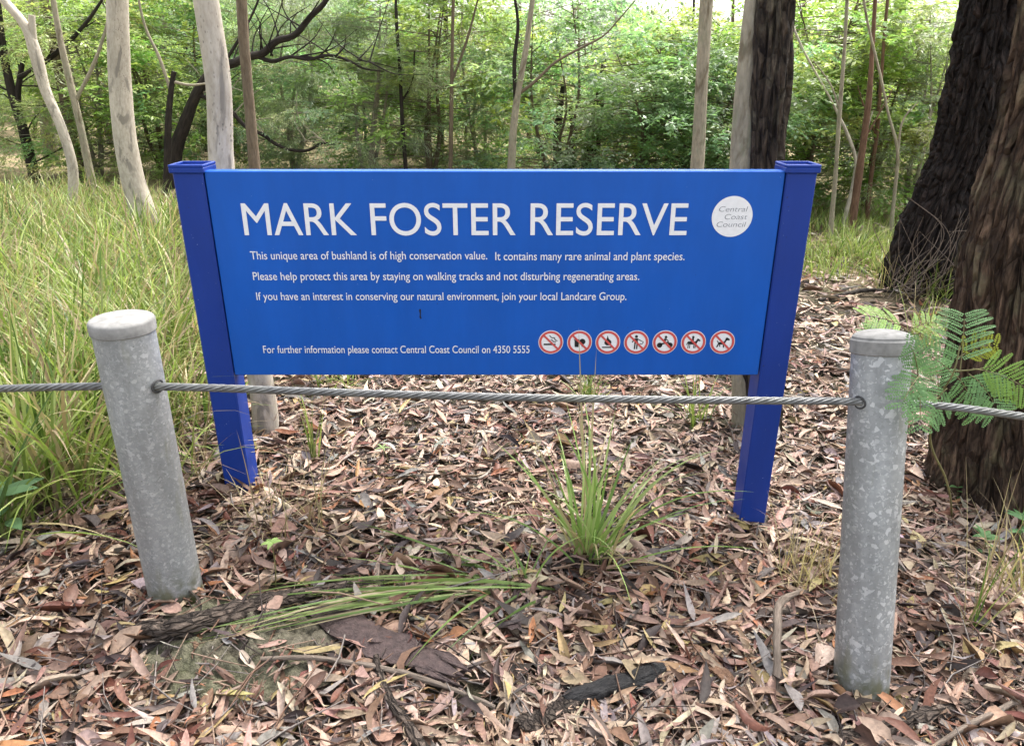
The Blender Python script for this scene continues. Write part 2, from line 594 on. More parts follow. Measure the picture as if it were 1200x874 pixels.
def mat_wire():
    m = NT('galvanised_wire')
    b = m.attr('bco').outputs['Vector']
    n = m.noise(m.scale(b, (300, 300, 40)), 1.0, 4)
    c = m.mix(m.ramp(n, [(0.3, 0.0), (0.7, 1.0)]), (0.07, 0.07, 0.07), (0.24, 0.245, 0.245))
    g = m.noise(m.scale(b, (4, 4, 4)), 1.0, 3)
    c = m.mix(m.ramp(g, [(0.5, 0.0), (0.7, 0.5)]), c, (0.20, 0.21, 0.15))
    m.base(c, 0.45, 0.5, 0.45)
    m.bump(n, 0.3, 0.002)
    return m.m
M_wire = mat_wire()

def mat_soil(ca, cb, name):
    m = NT(name)
    co = obj_co(m)
    n1 = m.noise(co, 3.0, 5)
    n2 = m.noise(co, 38.0, 6, 0.7)
    c = m.mix(m.ramp(n2, [(0.3, 0.0), (0.7, 1.0)]), ca, cb)
    c = m.mix(m.ramp(n1, [(0.42, 0.0), (0.62, 0.5)]), c, tuple(0.8 * v for v in cb[:1]) + (cb[1], cb[2] * .7))
    c = m.mix(1.0, c, m.attr('tint').outputs['Color'], 'MULTIPLY')
    m.base(c, 0.95, 0.15)
    m.bump(n2, 1.0, 0.02)
    return m.m
M_soil = mat_soil((0.022, 0.018, 0.013), (0.09, 0.075, 0.055), 'forest_soil')
M_moss = mat_soil((0.045, 0.04, 0.028), (0.21, 0.188, 0.142), 'bare_grey_soil')

# ---------------------------------------------------------------- ground
def axis(lo, hi, dense_lo, dense_hi, d, grow=1.22):
    mid = np.arange(dense_lo, dense_hi + 1e-6, d)
    a, s = [dense_hi], d
    while a[-1] < hi:
        s *= grow
        a.append(a[-1] + s)
    b, s = [dense_lo], d
    while b[-1] > lo:
        s *= grow
        b.append(b[-1] - s)
    return np.r_[b[:0:-1], mid, a[1:]]

gx = axis(-220, 220, -2.2, 2.6, 0.03)
gy = axis(-120, 300, 1.0, 4.2, 0.03)
GX, GY = np.meshgrid(gx, gy)
mb = MB()
nx, ny = len(gx), len(gy)
i = np.arange(ny - 1)[:, None] * nx
j = np.arange(nx - 1)[None]
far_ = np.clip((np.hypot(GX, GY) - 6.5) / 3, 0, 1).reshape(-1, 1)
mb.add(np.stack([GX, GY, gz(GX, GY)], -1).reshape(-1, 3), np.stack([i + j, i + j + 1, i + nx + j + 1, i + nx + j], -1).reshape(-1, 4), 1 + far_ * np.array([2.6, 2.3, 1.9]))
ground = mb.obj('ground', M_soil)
ground['kind'] = 'structure'

sx_, sy_ = np.meshgrid(np.arange(-1.10, -.50, .0055), np.arange(1.46, 1.94, .0055))
q = np.stack([sx_, sy_, 0 * sx_], -1)
edge_ = np.clip(1.15 - ((sx_ + .78) / .28) ** 2 - ((sy_ - 1.68) / .23) ** 2, -1, 1)
lump = np.abs(fbm(q * 14, 61, 3) - .5) * 2
sz_ = gz(sx_, sy_) + np.minimum(edge_, .35) * .035 + np.where(edge_ > 0, 1, 0) * edge_ * (.045 * lump + .040 * (fbm(q * 42, 71, 4) - .5) + .016 * vnoise(q * 150, 81))
mb = MB()
i = np.arange(sx_.shape[0] - 1)[:, None] * sx_.shape[1]; j = np.arange(sx_.shape[1] - 1)[None]; nx = sx_.shape[1]
mb.add(np.stack([sx_, sy_, sz_], -1).reshape(-1, 3), np.stack([i + j, i + j + 1, i + nx + j + 1, i + nx + j], -1).reshape(-1, 4))
soil_patch = mb.obj('bare_soil', M_moss)
soil_patch['kind'] = 'structure'

# ---------------------------------------------------------------- sign
SY = 2.5
SX0, SX1, SZ0, SZ1 = -1.016, 0.903, 0.573, 1.297
PW = 0.100
sign = thing('reserve_sign', ((SX0 + SX1) / 2, SY, float(gz(0, SY))), 'wide blue painted sign on two square posts with white lettering reading MARK FOSTER RESERVE', 'sign')
mb = MB()
box(mb, (SX0 + 0.004, SY, SZ0), (SX1 - 0.004, SY + 0.05, SZ1), 0.003)
panel = mb.obj('sign_panel', M_panel, sign, False)
for x0, x1 in ((SX0 - PW, SX0), (SX1, SX1 + PW)):
    mb = MB()
    zb = float(gz((x0 + x1) / 2, SY)) - 0.12
    box(mb, (x0, SY - 0.004, zb), (x1, SY + PW - 0.004, SZ1 - 0.004), 0.004)
    mb.obj('post', M_post, sign, False)
    # cap: shallow tray with raised rim
    mb = MB()
    e = 0.0075
    lo = (x0 - e, SY - 0.004 - e, SZ1 - 0.006)
    hi = (x1 + e, SY + PW - 0.004 + e, SZ1 + 0.012)
    box(mb, lo, hi, 0.0025)
    rimh, rw = 0.009, 0.008
    box(mb, (lo[0], lo[1], hi[2]), (hi[0], lo[1] + rw, hi[2] + rimh), 0.002)
    box(mb, (lo[0], hi[1] - rw, hi[2]), (hi[0], hi[1], hi[2] + rimh), 0.002)
    box(mb, (lo[0], lo[1] + rw, hi[2]), (lo[0] + rw, hi[1] - rw, hi[2] + rimh), 0.002)
    box(mb, (hi[0] - rw, lo[1] + rw, hi[2]), (hi[0], hi[1] - rw, hi[2] + rimh), 0.002)
    mb.obj('post_cap', M_post, sign, False)

def sgn(px, py, off=0.0015):
    return at_y(px, py, SY - off)

def text_part(name, body, x0px, x1px, basepx, capm, mat, parent, weight=0.0, shear=0.0, off=0.0012, bold=0.0):
    """lettering laid flat on the panel, scaled to its measured width"""
    cu = bpy.data.curves.new(name, 'FONT')
    cu.body = body
    cu.size = 1.0
    cu.offset = weight
    cu.shear = shear
    cu.resolution_u = 8
    cu.fill_mode = 'FRONT'
    tmp = bpy.data.objects.new('tmp', cu)
    COL.objects.link(tmp)
    dg = bpy.context.evaluated_depsgraph_get()
    me = bpy.data.meshes.new_from_object(tmp.evaluated_get(dg))
    bpy.data.objects.remove(tmp)
    co = np.zeros(len(me.vertices) * 3)
    me.vertices.foreach_get('co', co)
    co = co.reshape(-1, 3)
    a, b = sgn(x0px, basepx, off), sgn(x1px, basepx, off)
    sx = (b[0] - a[0]) / (co[:, 0].max() - co[:, 0].min())
    sz = capm / 0.729
    out = np.stack([a[0] + (co[:, 0] - co[:, 0].min()) * sx, np.full(len(co), a[1]), a[2] + co[:, 1] * sz], -1)
    out -= root_loc(parent)
    if bold:
        vi = np.zeros(len(me.loops), np.int32); me.loops.foreach_get('vertex_index', vi)
        f3 = vi.reshape(-1, 3)
        b2 = MB()
        for dx, dy, dz in ((-bold, 0, 0), (bold, -.00015, 0), (0, -.0003, bold * .8), (0, -.00045, -bold * .8)):
            b2.add(out + [dx, dy, dz], f3)
        me = b2.mesh(name, mat, False)
    else:
        me.vertices.foreach_set('co', out.astype(np.float32).ravel())
    me.materials.clear()
    me.materials.append(mat)
    me.update()
    o = bpy.data.objects.new(name, me)
    COL.objects.link(o)
    o.parent = parent
    return o

CAPT = sgn(500, 236.5)[2] - sgn(500, 276)[2]
CAPS = sgn(500, 294.5)[2] - sgn(500, 304.5)[2]
text_part('title_lettering', 'MARK FOSTER RESERVE', 287, 804, 275.5, CAPT, M_white, panel, 0.0, bold=0.0006)
for body, a, b, base in (
        ('This unique area of bushland is of high conservation value.', 294, 571, 304.0),
        ('It contains many rare animal and plant species.', 580.5, 802, 304.9),
        ('Please help protect this area by staying on walking tracks and not disturbing regenerating areas.', 297, 749, 328.2),
        ('If you have an interest in conserving our natural environment, join your local Landcare Group.', 301, 734, 351.6),
        ('For further information please contact Central Coast Council on 4350 5555', 309, 620.5, 413.6)):
    text_part('text_line', body, a, b, base, CAPS, M_white, panel, 0.0, bold=0.0001)

def poly(mb, pts, cx, cz, s, off):
    """flat polygon (fan around its centroid) on the panel"""
    P = np.asarray(pts, float)
    V = np.stack([cx + P[:, 0] * s, np.full(len(P), SY - off), cz + P[:, 1] * s], -1)
    c = V.mean(0)
    n = len(V)
    mb.add(np.vstack([V, c]), np.stack([np.arange(n), (np.arange(n) + 1) % n, np.full(n, n)], -1))

def disc(mb, cx, cz, r, off, n=40, sx=1.0):
    t = np.linspace(0, 2 * pi, n, endpoint=False)
    poly(mb, np.stack([np.cos(t) * sx, np.sin(t)], -1), cx, cz, r, off)

def ring(mb, cx, cz, r0, r1, off, n=48):
    t = np.linspace(0, 2 * pi, n, endpoint=False)
    V = np.concatenate([np.stack([cx + r * np.cos(t), np.full(n, SY - off), cz + r * np.sin(t)], -1) for r in (r0, r1)])
    k = np.arange(n)
    k2 = (k + 1) % n
    mb.add(V, np.stack([k, k2, n + k2, n + k], -1))

def bar(mb, a, b, w, cx, cz, s, off):
    a, b = np.array(a, float), np.array(b, float)
    d = (b - a) / np.linalg.norm(b - a)
    p = np.array([-d[1], d[0]]) * w / 2
    poly(mb, [a + p, b + p, b - p, a - p], cx, cz, s, off)

c = sgn(858, 254)
lr = 23.8 / px_per_m(c)
mb = MB()
disc(mb, c[0], c[2], lr, 0.0012, 72)
logo = mb.obj('round_badge', M_white, panel, False)
CAPL = sgn(858, 242)[2] - sgn(858, 248.6)[2]
text_part('badge_lettering', 'Central', 842.6, 876.0, 248.2, CAPL, M_greyink, logo, -0.014, 0.18, 0.0020)
text_part('badge_lettering', 'Coast', 849.0, 875.5, 257.2, CAPL, M_greyink, logo, -0.014, 0.18, 0.0020)
text_part('badge_lettering', 'Council', 839.6, 873.8, 266.0, CAPL, M_greyink, logo, -0.014, 0.18, 0.0020)

def icon_smoke(m, a):
    bar(m, (-.62, -.20), (.42, -.20), .15, *a)
    pts = [(-.12, .62), (.02, .45), (.12, .40), (.30, .42), (.34, .30), (.38, .2), (.58, .12)]
    for p, q in zip(pts[:-1], pts[1:]):
        bar(m, p, q, .08, *a)
    pts = [(.0, .22), (.16, .18), (.2, .05), (.45, .02)]
    for p, q in zip(pts[:-1], pts[1:]):
        bar(m, p, q, .08, *a)
def icon_rubbish(m, a):
    poly(m, [(-.42, -.45), (-.08, -.45), (-.05, .18), (-.45, .18)], *a)
    bar(m, (-.5, .24), (.0, .24), .08, *a)
    disc(m, a[0] + .24 * a[2], a[1] + .05 * a[2], .27 * a[2], a[3], 20)
    poly(m, [(.12, -.15), (.36, -.15), (.30, -.42), (.2, -.42)], *a)
def icon_fire(m, a):
    poly(m, [(-.05, .62), (.08, .3), (.28, .12), (.32, -.08), (.2, -.28), (-.12, -.30), (-.3, -.12), (-.28, .08), (-.16, .18), (-.1, .36)], *a)
    bar(m, (-.48, -.47), (.34, -.47), .12, *a)
def icon_person(m, a):
    disc(m, a[0] - .02 * a[2], a[1] + .52 * a[2], .13 * a[2], a[3], 16)
    poly(m, [(-.18, .36), (.12, .36), (.14, -.05), (-.16, -.05)], *a)
    bar(m, (-.11, -.04), (-.13, -.64), .12, *a)
    bar(m, (.08, -.04), (.06, -.64), .12, *a)
    bar(m, (-.18, .32), (-.36, -.02), .09, *a)
    bar(m, (.10, .30), (.42, .12), .08, *a)
    for p, q in (((.42, .12), (.62, .02)), ((.62, .02), (.5, -.18)), ((.5, -.18), (.3, -.12))):
        bar(m, p, q, .06, *a)
def icon_bike(m, a):
    for x in (-.44, .46):
        disc(m, a[0] + x * a[2], a[1] - .27 * a[2], .24 * a[2], a[3], 20)
    bar(m, (-.42, -.2), (.3, .0), .14, *a)
    bar(m, (.25, .1), (.45, -.25), .08, *a)
    poly(m, [(-.15, .0), (.05, .02), (.12, .36), (-.08, .34)], *a)
    bar(m, (.05, .3), (.3, .12), .08, *a)
    disc(m, a[0] + .06 * a[2], a[1] + .48 * a[2], .12 * a[2], a[3], 14)
def icon_horse(m, a):
    poly(m, [(-.46, .08), (.24, .08), (.3, -.12), (.22, -.22), (-.4, -.2), (-.5, -.06)], *a)
    poly(m, [(.16, .02), (.34, .34), (.46, .3), (.62, .16), (.56, .08), (.4, .12), (.3, -.1)], *a)
    for x in (-.42, -.28, .08, .2):
        bar(m, (x, -.15), (x - .03, -.56), .07, *a)
    bar(m, (-.46, .04), (-.58, -.25), .07, *a)
    poly(m, [(-.16, .1), (.02, .1), (.02, .38), (-.14, .38)], *a)
    disc(m, a[0] - .05 * a[2], a[1] + .47 * a[2], .11 * a[2], a[3], 14)
def icon_dog(m, a):
    poly(m, [(-.34, .0), (.2, .06), (.26, -.12), (.1, -.22), (-.34, -.2)], *a)
    bar(m, (-.3, -.1), (-.46, -.46), .11, *a)
    bar(m, (-.22, -.15), (-.2, -.42), .08, *a)
    bar(m, (.1, -.12), (.14, -.5), .1, *a)
    bar(m, (.18, .0), (.36, .3), .16, *a)
    poly(m, [(.22, .34), (.36, .46), (.64, .26), (.6, .16), (.36, .18)], *a)
    bar(m, (-.34, -.04), (-.5, .14), .07, *a)

for px, fn, lab in ((645.5, icon_smoke, 'no smoking roundel'), (679.2, icon_rubbish, 'no rubbish roundel'), (712.3, icon_fire, 'no fires roundel'), (745.7, icon_person, 'no person roundel'),
               (779.2, icon_bike, 'no motorbike roundel'), (812.6, icon_horse, 'no horse riding roundel'), (846.6, icon_dog, 'no dogs roundel')):
    c = sgn(px, 401)
    r = 14.6 / px_per_m(c)
    mb = MB()
    disc(mb, c[0], c[2], r, 0.0010)
    rd = mb.obj('roundel', M_white, panel, False)
    rd['label'] = lab
    mb = MB()
    fn(mb, (c[0], c[2], r * 0.92, 0.0016))
    mb.obj('pictogram', M_black, rd, False)
    mb = MB()
    ring(mb, c[0], c[2], r * 0.76, r * 0.945, 0.0022)
    bar(mb, (-.56, .56), (.56, -.56), .16, c[0], c[2], r, 0.0026)
    mb.obj('prohibition_ring', M_red, rd, False)
# a scratch in the paint
mb = MB()
c = sgn(492, 368)
poly(mb, [(0, 1), (.25, .9), (.15, -.5), (.3, -.9), (.05, -1), (-.1, -.6), (0, 0), (-.15, .7)], c[0], c[2], 0.0185, 0.0010)
mb.obj('scratch', M_black, panel, False)

# ---------------------------------------------------------------- bollards and wire rope
bases = [on_ground(208, 701), on_ground(1008, 814)]
bases[0][2] -= 0.0
def bollard(base, top, r, mat, domed, label):
    base, top = np.array(base), np.array(top)
    ax = top - base
    Lh = np.linalg.norm(ax)
    ax = ax / Lh
    t = thing('bollard', base, label, 'bollard')
    t.rotation_euler = (math.atan2(-ax[1], ax[2]) , math.asin(ax[0]), 0)
    def child(name, mb, m):
        me = mb.mesh(name, m)
        me.set_sharp_from_angle(angle=radians(32))
        o = bpy.data.objects.new(name, me)
        COL.objects.link(o)
        o.parent = t
        return o
    mb = MB()
    lathe(mb, [(r, -0.25), (r, 0.0), (r, Lh * 0.5), (r, Lh - 0.035), (r * 0.99, Lh - 0.03)], 96)
    child('pipe', mb, mat)
    mb = MB()
    R = r * 1.055
    if domed:
        pr = [(r * 0.99, Lh - 0.040), (R - 0.002, Lh - 0.040), (R, Lh - 0.038), (R, Lh - 0.003), (R - 0.004, Lh + 0.002)] + [(R * cos(a) * 0.96, Lh + 0.003 + 0.024 * sin(a)) for a in np.linspace(0.15, pi / 2 - 0.01, 9)]
    else:
        pr = [(r * 0.99, Lh - 0.034), (R - 0.002, Lh - 0.034), (R, Lh - 0.032), (R, Lh - 0.005), (R - 0.003, Lh)] + [(R * cos(a) * 0.95, Lh + 0.0 + 0.010 * sin(a)) for a in np.linspace(0.1, pi / 2 - 0.01, 9)]
    lathe(mb, pr, 96)
    child('cap', mb, M_cap)
    return t, ax, Lh
topL = at_y(142, 373.5, 1.868); topL[2] = min(topL[2], 2)
bL, axL, LL = bollard(bases[0], topL, 0.0775, M_galvL, False, 'galvanised steel bollard with flat grey cap leaning in front of the long grass')
topR = at_y(1033.5, 397, 1.93)
bR, axR, LR = bollard(bases[1], topR, 0.0765, M_galvR, True, 'galvanised steel bollard with domed cap and white flakes beside the wattle seedling')

YL, YR = 1.838, bases[1][1] + (1.93 - bases[1][1]) * 0.83 - 0.03
rp = []
for px, py, Y in ((-170, 462, 1.90), (-60, 457.5, 1.89), (0, 455.5, 1.88), (70, 453.5, YL), (150, 452.5, YL), (230, 454, YL - .005), (330, 457.5, YL - .01), (450, 461.5, YL - .01), (600, 465.5, YL), (750, 468, YL + .01), (900, 469.5, YR - .01), (1036, 471.5, YR), (1090, 474.5, YR), (1200, 488, YR + .01), (1330, 509, YR + .02)):
    rp.append(at_y(px, py, Y))
rope_path = catmull(rp, 0.006)
rope = thing('wire_rope', rp[7], 'thick twisted grey wire rope strung through both steel bollards', 'cable')
T = nrm(np.gradient(rope_path, axis=0))
s = np.r_[0, np.cumsum(np.linalg.norm(np.diff(rope_path, axis=0), axis=1))]
U = nrm(np.cross(T, np.array([0, 0, 1.0])))
Wv = np.cross(U, T)
for k in range(6):
    a = 2 * pi * (s / 0.15 + k / 6)
    mb = MB()
    pts = rope_path + 0.0068 * (np.cos(a)[:, None] * U + np.sin(a)[:, None] * Wv)
    tube(mb, pts, np.full(len(pts), 0.0043), 8, 1.0)
    mb.obj('strand', M_wire, rope)
for tb, ax, Lh, r, px, py, Y, sides in ((bL, axL, LL, .0775, 154, 452.5, YL, (-1, 1)), (bR, axR, LR, .0765, 1037, 471.5, YR, (-1, 1))):
    c = at_y(px, py, Y)
    for sd in sides:
        mb = MB()
        cc = c + np.array([sd * math.sqrt(r * r - .03 ** 2), 0.0, 0.0])
        th = np.linspace(0, 2 * pi, 25)
        yy = -.03 + 0.0165 * np.cos(th)
        pts = np.stack([c[0] + sd * (np.sqrt(r * r - yy ** 2) + .001), c[1] + .03 + yy, cc[2] + 0.0165 * np.sin(th)], -1)
        tube(mb, pts, np.full(25, 0.0028), 8, 1.0, caps=False)
        o = bpy.data.objects.new('hole_rim', mb.mesh('hole_rim', M_hole))
        COL.objects.link(o)
        o.parent = tb
        bpy.context.view_layer.update()
        o.matrix_parent_inverse = tb.matrix_world.inverted()

# ---------------------------------------------------------------- trunks
def d_gum(b, th, s, r):
    return 0.05 * r * (fbm(np.stack([np.cos(th) * 1.2, np.sin(th) * 1.2, s * 3], -1), 2, 3) - 0.5) * 2
def d_rough(b, th, s, r):
    q = np.stack([np.cos(th) * 3, np.sin(th) * 3, s * 5], -1)
    return r * (0.14 * (fbm(q, 4, 4) - 0.5) * 2)
def furrow(nth, nz, amp, seed):
    def f(b, th, s, r):
        q0 = np.stack([np.cos(th) * 2, np.sin(th) * 2, s * 2.2], -1)
        w = (fbm(q0, seed + 9, 3) - 0.5) * 1.5
        q = np.stack([np.cos(th + w * .12) * nth, np.sin(th + w * .12) * nth, s * nz + w], -1)
        n1 = vnoise(q, seed)
        rd = 1 - np.abs(2 * n1 - 1) * 1.6
        q2 = np.stack([np.cos(th) * nth * 2.3, np.sin(th) * nth * 2.3, s * nz * 2.6], -1)
        n2 = fbm(q2, seed + 3, 3)
        lump = fbm(q0 * 0.6, seed + 5, 3) - 0.5
        return amp * (rd * 0.6 + n2 * 0.9 - 0.8) + r * 0.16 * lump
    return f

def flared(base_f, amt, h, seed, lobes=5):
    def f(b, th, s, r):
        q = np.stack([np.cos(th) * lobes * .35, np.sin(th) * lobes * .35, 0 * s], -1)
        return base_f(b, th, s, r) + amt * np.exp(-s / h) * (0.35 + 1.3 * vnoise(q, seed))
    return f

CROWN = {}
def crown_mesh(seed):
    """high eucalypt crown of drooping leaf sprays, centred on its limb fork"""
    r2 = np.random.default_rng(seed)
    mb, st = MB(), MB()
    for k in range(16):
        d = nrm(r2.normal(0, 1, 3) * [1, 1, .5] + [0, 0, .45])
        e = d * r2.uniform(0.8, 1.9)
        tube(st, [(0, 0, -0.3), e * .5 + [0, 0, .12], e], [.035, .02, .006], 5, .3)
        n = 105
        c = e + r2.normal(0, 1, (n, 3)) * [.38, .38, .24]
        D = nrm(r2.normal(0, 1, (n, 3)) * [1, 1, .4] + [0, 0, -.9])
        leaves(mb, c, D, r2.normal(0, 1, (n, 3)), r2.uniform(.09, .15, n), r2.uniform(.018, .028, n), np.array([.085, .12, .045]) * r2.uniform(.7, 1.3, (n, 1)))
    return st.mesh('limb', M_brown), mb.mesh('crown', M_leaf)
def add_crown(t, top, sc, seed):
    if seed not in CROWN:
        CROWN[seed] = crown_mesh(seed)
    for nm, me in zip(('limb', 'crown'), CROWN[seed]):
        o = bpy.data.objects.new(nm, me)
        COL.objects.link(o)
        o.parent = t
        o.location = tuple(np.asarray(top) - np.array(t.location))
        o.scale = (sc, sc, sc)
        o.rotation_euler = (0, 0, seed * 1.7 + top[0])

def tree(name, label, Y, pts, mat, disp=None, n=16, step=0.06, top=7.5, crown=1.0, extra=(), group=None, sink=0.25, cat='tree', cseed=1, tint=None):
    """pts: (px, py, width_px) up the trunk at distance Y; carried down into the ground and up to its crown"""
    W, R = [], []
    for px, py, w in pts:
        p = at_y(px, py, Y)
        W.append(p)
        R.append(w / px_per_m(p) / 2)
    W, R = np.array(W), np.array(R)
    g = float(gz(W[0, 0], Y))
    d = W[1] - W[0]
    if W[0, 2] > g:
        k = (W[0, 2] - g) / max(d[2], .05)
        b = W[0] - d * min(k, 6)
        b[2] = g
        W = np.vstack([b, W]); R = np.r_[R[0] * 1.06, R]
    base = W[0].copy(); base[2] = g
    W = np.vstack([W[0] - [0, 0, sink], W]); R = np.r_[R[0] * 1.05, R]
    if top and W[-1, 2] < top:
        d = nrm(W[-1] - W[-2])
        h = top - W[-1, 2]
        p1 = W[-1] + d * h * .5 / max(d[2], .5)
        p2 = p1 + np.array([d[0] * .25, d[1] * .25, 1.0]) * h * .5
        W = np.vstack([W, p1, p2]); R = np.r_[R, R[-1] * .85, R[-1] * .6]
    t = thing(name, base, label, cat, group)
    mb = MB()
    tube(mb, W, R, n, step, disp)
    mb.obj('trunk', mat, t)
    for ex in extra:
        mb = MB()
        pp = [at_y(e[0], e[1], Y + (e[3] if len(e) > 3 else 0)) for e in ex[1]]
        rr = [e[2] / px_per_m(p) / 2 for e, p in zip(ex[1], pp)]
        tube(mb, pp, rr, 7 if len(ex) < 3 else n, .05 if len(ex) < 3 else step, d_rough if len(ex) < 3 else ex[2])
        mb.obj(ex[0], ex[3] if len(ex) > 3 else mat, t)
    if crown:
        add_crown(t, W[-1], crown, cseed)
    return t

tree('gum_sapling', 'slender pale sapling with a crooked stem standing in the grass at the left edge', 7.4,
     [(86, 258, 11), (84, 190, 11), (72, 150, 11), (52, 102, 12), (43, 68, 14), (30, 32, 11), (2, -2, 10), (-28, -40, 9)], M_gum, d_gum, 14, .05, 5.5, .7,
     [('branch', [(42, 68, 9), (39, 45, 8), (37, 18, 7)])], cseed=1)
tree('gum_tree', 'smooth pale gum trunk with grey patches rising from the grass left of the sign', 6.5,
     [(176, 282, 33), (168, 250, 28), (157, 215, 26), (147, 165, 25), (141, 100, 25), (138, 30, 24), (137, -60, 23)], M_gum, d_gum, 28, .04, 8, 1.1, cseed=2)
tree('gum_tree', 'pale speckled gum trunk close behind the left end of the sign', 3.0,
     [(313, 512, 31), (309, 470, 29), (294, 385, 28), (273, 280, 28), (260, 195, 28.5), (256, 100, 29), (241, 0, 29), (231, -70, 29)], M_gum, d_gum, 36, .025, 7.5, 1.0, cseed=3)
tree('young_tree', 'thin straight brown trunk between the pale gum and the dark crooked tree', 5.2,
     [(301, 230, 13), (298, 190, 13), (291, 110, 12), (285, 40, 12), (281, -60, 12)], M_brown, d_rough, 14, .04, 6.5, .8, cseed=1)
tree('young_tree', 'slim beige trunk rising behind the letters of RESERVE', 5.4,
     [(812, 250, 16.5), (817, 195, 16), (822, 100, 14.5), (828, 0, 15), (831, -50, 14)], M_grey, d_gum, 18, .04, 7, .9, cseed=2)
tree('twin_trunk_tree', 'large tree of a pale lichen trunk fused to a dark furrowed trunk behind the sign', 3.42,
     [(890, 512, 46), (892, 440, 44), (895, 300, 42), (897, 195, 41), (902, 110, 43), (909, 0, 46), (914, -60, 46)], M_fiss, furrow(4, 2.4, .036, 21), 130, .012, 8, 1.2,
     [('pale_trunk', [(872, 514, 28, .02), (871, 440, 27, .03), (868, 300, 27, .04), (869, 195, 28, .04), (877, 90, 28, .04), (886, 0, 26, .05), (893, -70, 25, .06), (915, -200, 22, .1)], d_gum, M_grey)], cseed=3)
tree('ironbark_tree', 'massive black furrowed trunk leaning right beyond the leaf strewn path', 6.7,
     [(1078, 348, 88), (1085, 310, 78), (1094, 275, 70), (1109, 232, 67), (1127, 185, 66), (1148, 100, 67), (1168, 0, 68), (1186, -70, 66)], M_iron, flared(furrow(7, 2.6, .10, 31), .05, .3, 4), 260, .022, 9, 1.5, cseed=2)
tree('stringybark_tree', 'thick brown fibrous trunk at the right edge behind the wattle seedling', 2.95,
     [(1168, 580, 150), (1174, 520, 138), (1187, 400, 118), (1201, 290, 116), (1213, 230, 112), (1231, 150, 110), (1257, 40, 110), (1282, -60, 108)], M_string, flared(furrow(5, 2.0, .075, 41), .04, .16, 8, 6), 220, .012, 8, 1.3, cseed=3)

# background trunks and crooked trees
ct = tree('crooked_tree', 'dark crooked tree with a snaking trunk and long bare limb left of centre', 9.5,
     [(204, 205, 16), (207, 172, 15), (218, 142, 14), (226, 120, 12), (238, 98, 12), (258, 78, 11), (276, 74, 10), (290, 67, 9), (306, 64, 9), (325, 48, 8), (343, 43, 7), (364, 20, 7), (380, 4, 6), (396, -30, 5)], M_dark, d_rough, 12, .06, 4.5, .5,
     [('limb', [(300, 66, 5), (318, 72, 5), (340, 67, 4), (362, 70, 4), (385, 65, 3.5), (410, 72, 3), (425, 80, 2.5), (450, 84, 1.5)]), ('limb', [(232, 112, 6), (262, 122, 5), (290, 150, 5), (308, 158, 4.5), (325, 170, 4), (362, 176, 3.5), (378, 168, 3), (395, 170, 2)]), ('limb', [(262, 76, 4), (278, 50, 3.5), (285, 38, 3), (303, 0, 2.5), (312, -30, 2)])], cseed=1)
lw = tree('leaning_wattle', 'black leaning forked trunk at the far left edge', 9.6,
     [(38, 196, 12), (28, 155, 11), (14, 108, 10), (4, 62, 9), (-4, 0, 8)], M_dark, d_rough, 10, .06, 5, .5,
     [('limb', [(30, 160, 8), (21, 120, 7), (27, 70, 5), (36, 20, 4)]), ('limb', [(22, 92, 6), (45, 78, 6), (75, 55, 5), (105, 22, 4), (120, 0, 3)])], cseed=2)
def add_twigs(t, Y, path, n, mat, ln=(25, 80), w=2.2):
    for k in range(n):
        i = random.randrange(len(path) - 1); f = random.random()
        a = np.array(path[i][:2], float) * (1 - f) + np.array(path[i + 1][:2], float) * f
        th = random.uniform(-2.9, .5)
        L = random.uniform(*ln)
        b = a + L * .55 * np.array([cos(th), sin(th)])
        c = b + L * .6 * np.array([cos(th + random.uniform(-.8, .8)), sin(th + random.uniform(-.8, .8))])
        dy = random.uniform(-.25, .35)
        pts = [at_y(*a, Y), at_y(*b, Y + dy * .6), at_y(*c, Y + dy)]
        mb = MB()
        tube(mb, pts, np.array([w, w * .65, w * .3]) / px_per_m(pts[0]) / 2, 5, .08, caps=False)
        mb.obj('twig', mat, t)
add_twigs(ct, 9.5, [(238, 98), (290, 69), (343, 41), (386, -4)], 14, M_dark)
add_twigs(ct, 9.5, [(300, 66), (385, 66), (450, 74)], 16, M_dark)
add_twigs(ct, 9.5, [(232, 108), (325, 168), (392, 165)], 12, M_grey, w=1.8)
add_twigs(lw, 9.6, [(38, 196), (14, 108), (75, 55), (105, 22)], 14, M_dark)
tree('dead_sapling', 'thin black broken stem with a pale arching twig beside the crooked tree', 9.0,
     [(196, 196, 9), (197, 150, 8), (200, 110, 7), (204, 84, 6)], M_dark, d_rough, 8, .06, 0, 0,
     [('twig', [(199, 104, 4), (186, 66, 4), (171, 34, 3), (163, 2, 3), (160, -30, 2)], d_gum, M_grey), ('twig', [(202, 96, 4), (222, 100, 3), (243, 98, 2)], d_gum, M_grey)])
tree('grey_tree', 'straight grey trunk standing behind the slender pale sapling', 11.5,
     [(64, 200, 17), (55, 140, 16), (48, 95, 15), (42, 50, 14), (36, -20, 13)], M_grey, d_gum, 12, .08, 6.5, .8, cseed=3)
tree('lichen_tree', 'thin lichen spotted trunk leaning between the sapling and the pale gum', 8.4,
     [(105, 200, 9), (93, 142, 8), (81, 92, 8), (70, 44, 7), (58, -30, 6)], M_grey, d_rough, 9, .06, 5, .6,
     [('branch', [(88, 120, 4), (110, 75, 4), (125, 30, 3), (133, -20, 2)])], cseed=1)
tree('olive_tree', 'brownish leaning trunk half hidden behind the lichen spotted one', 10.0,
     [(94, 200, 12), (82, 150, 11), (70, 90, 10), (58, 30, 10), (46, -30, 9)], M_brown, d_rough, 9, .07, 5.5, .6, cseed=2)
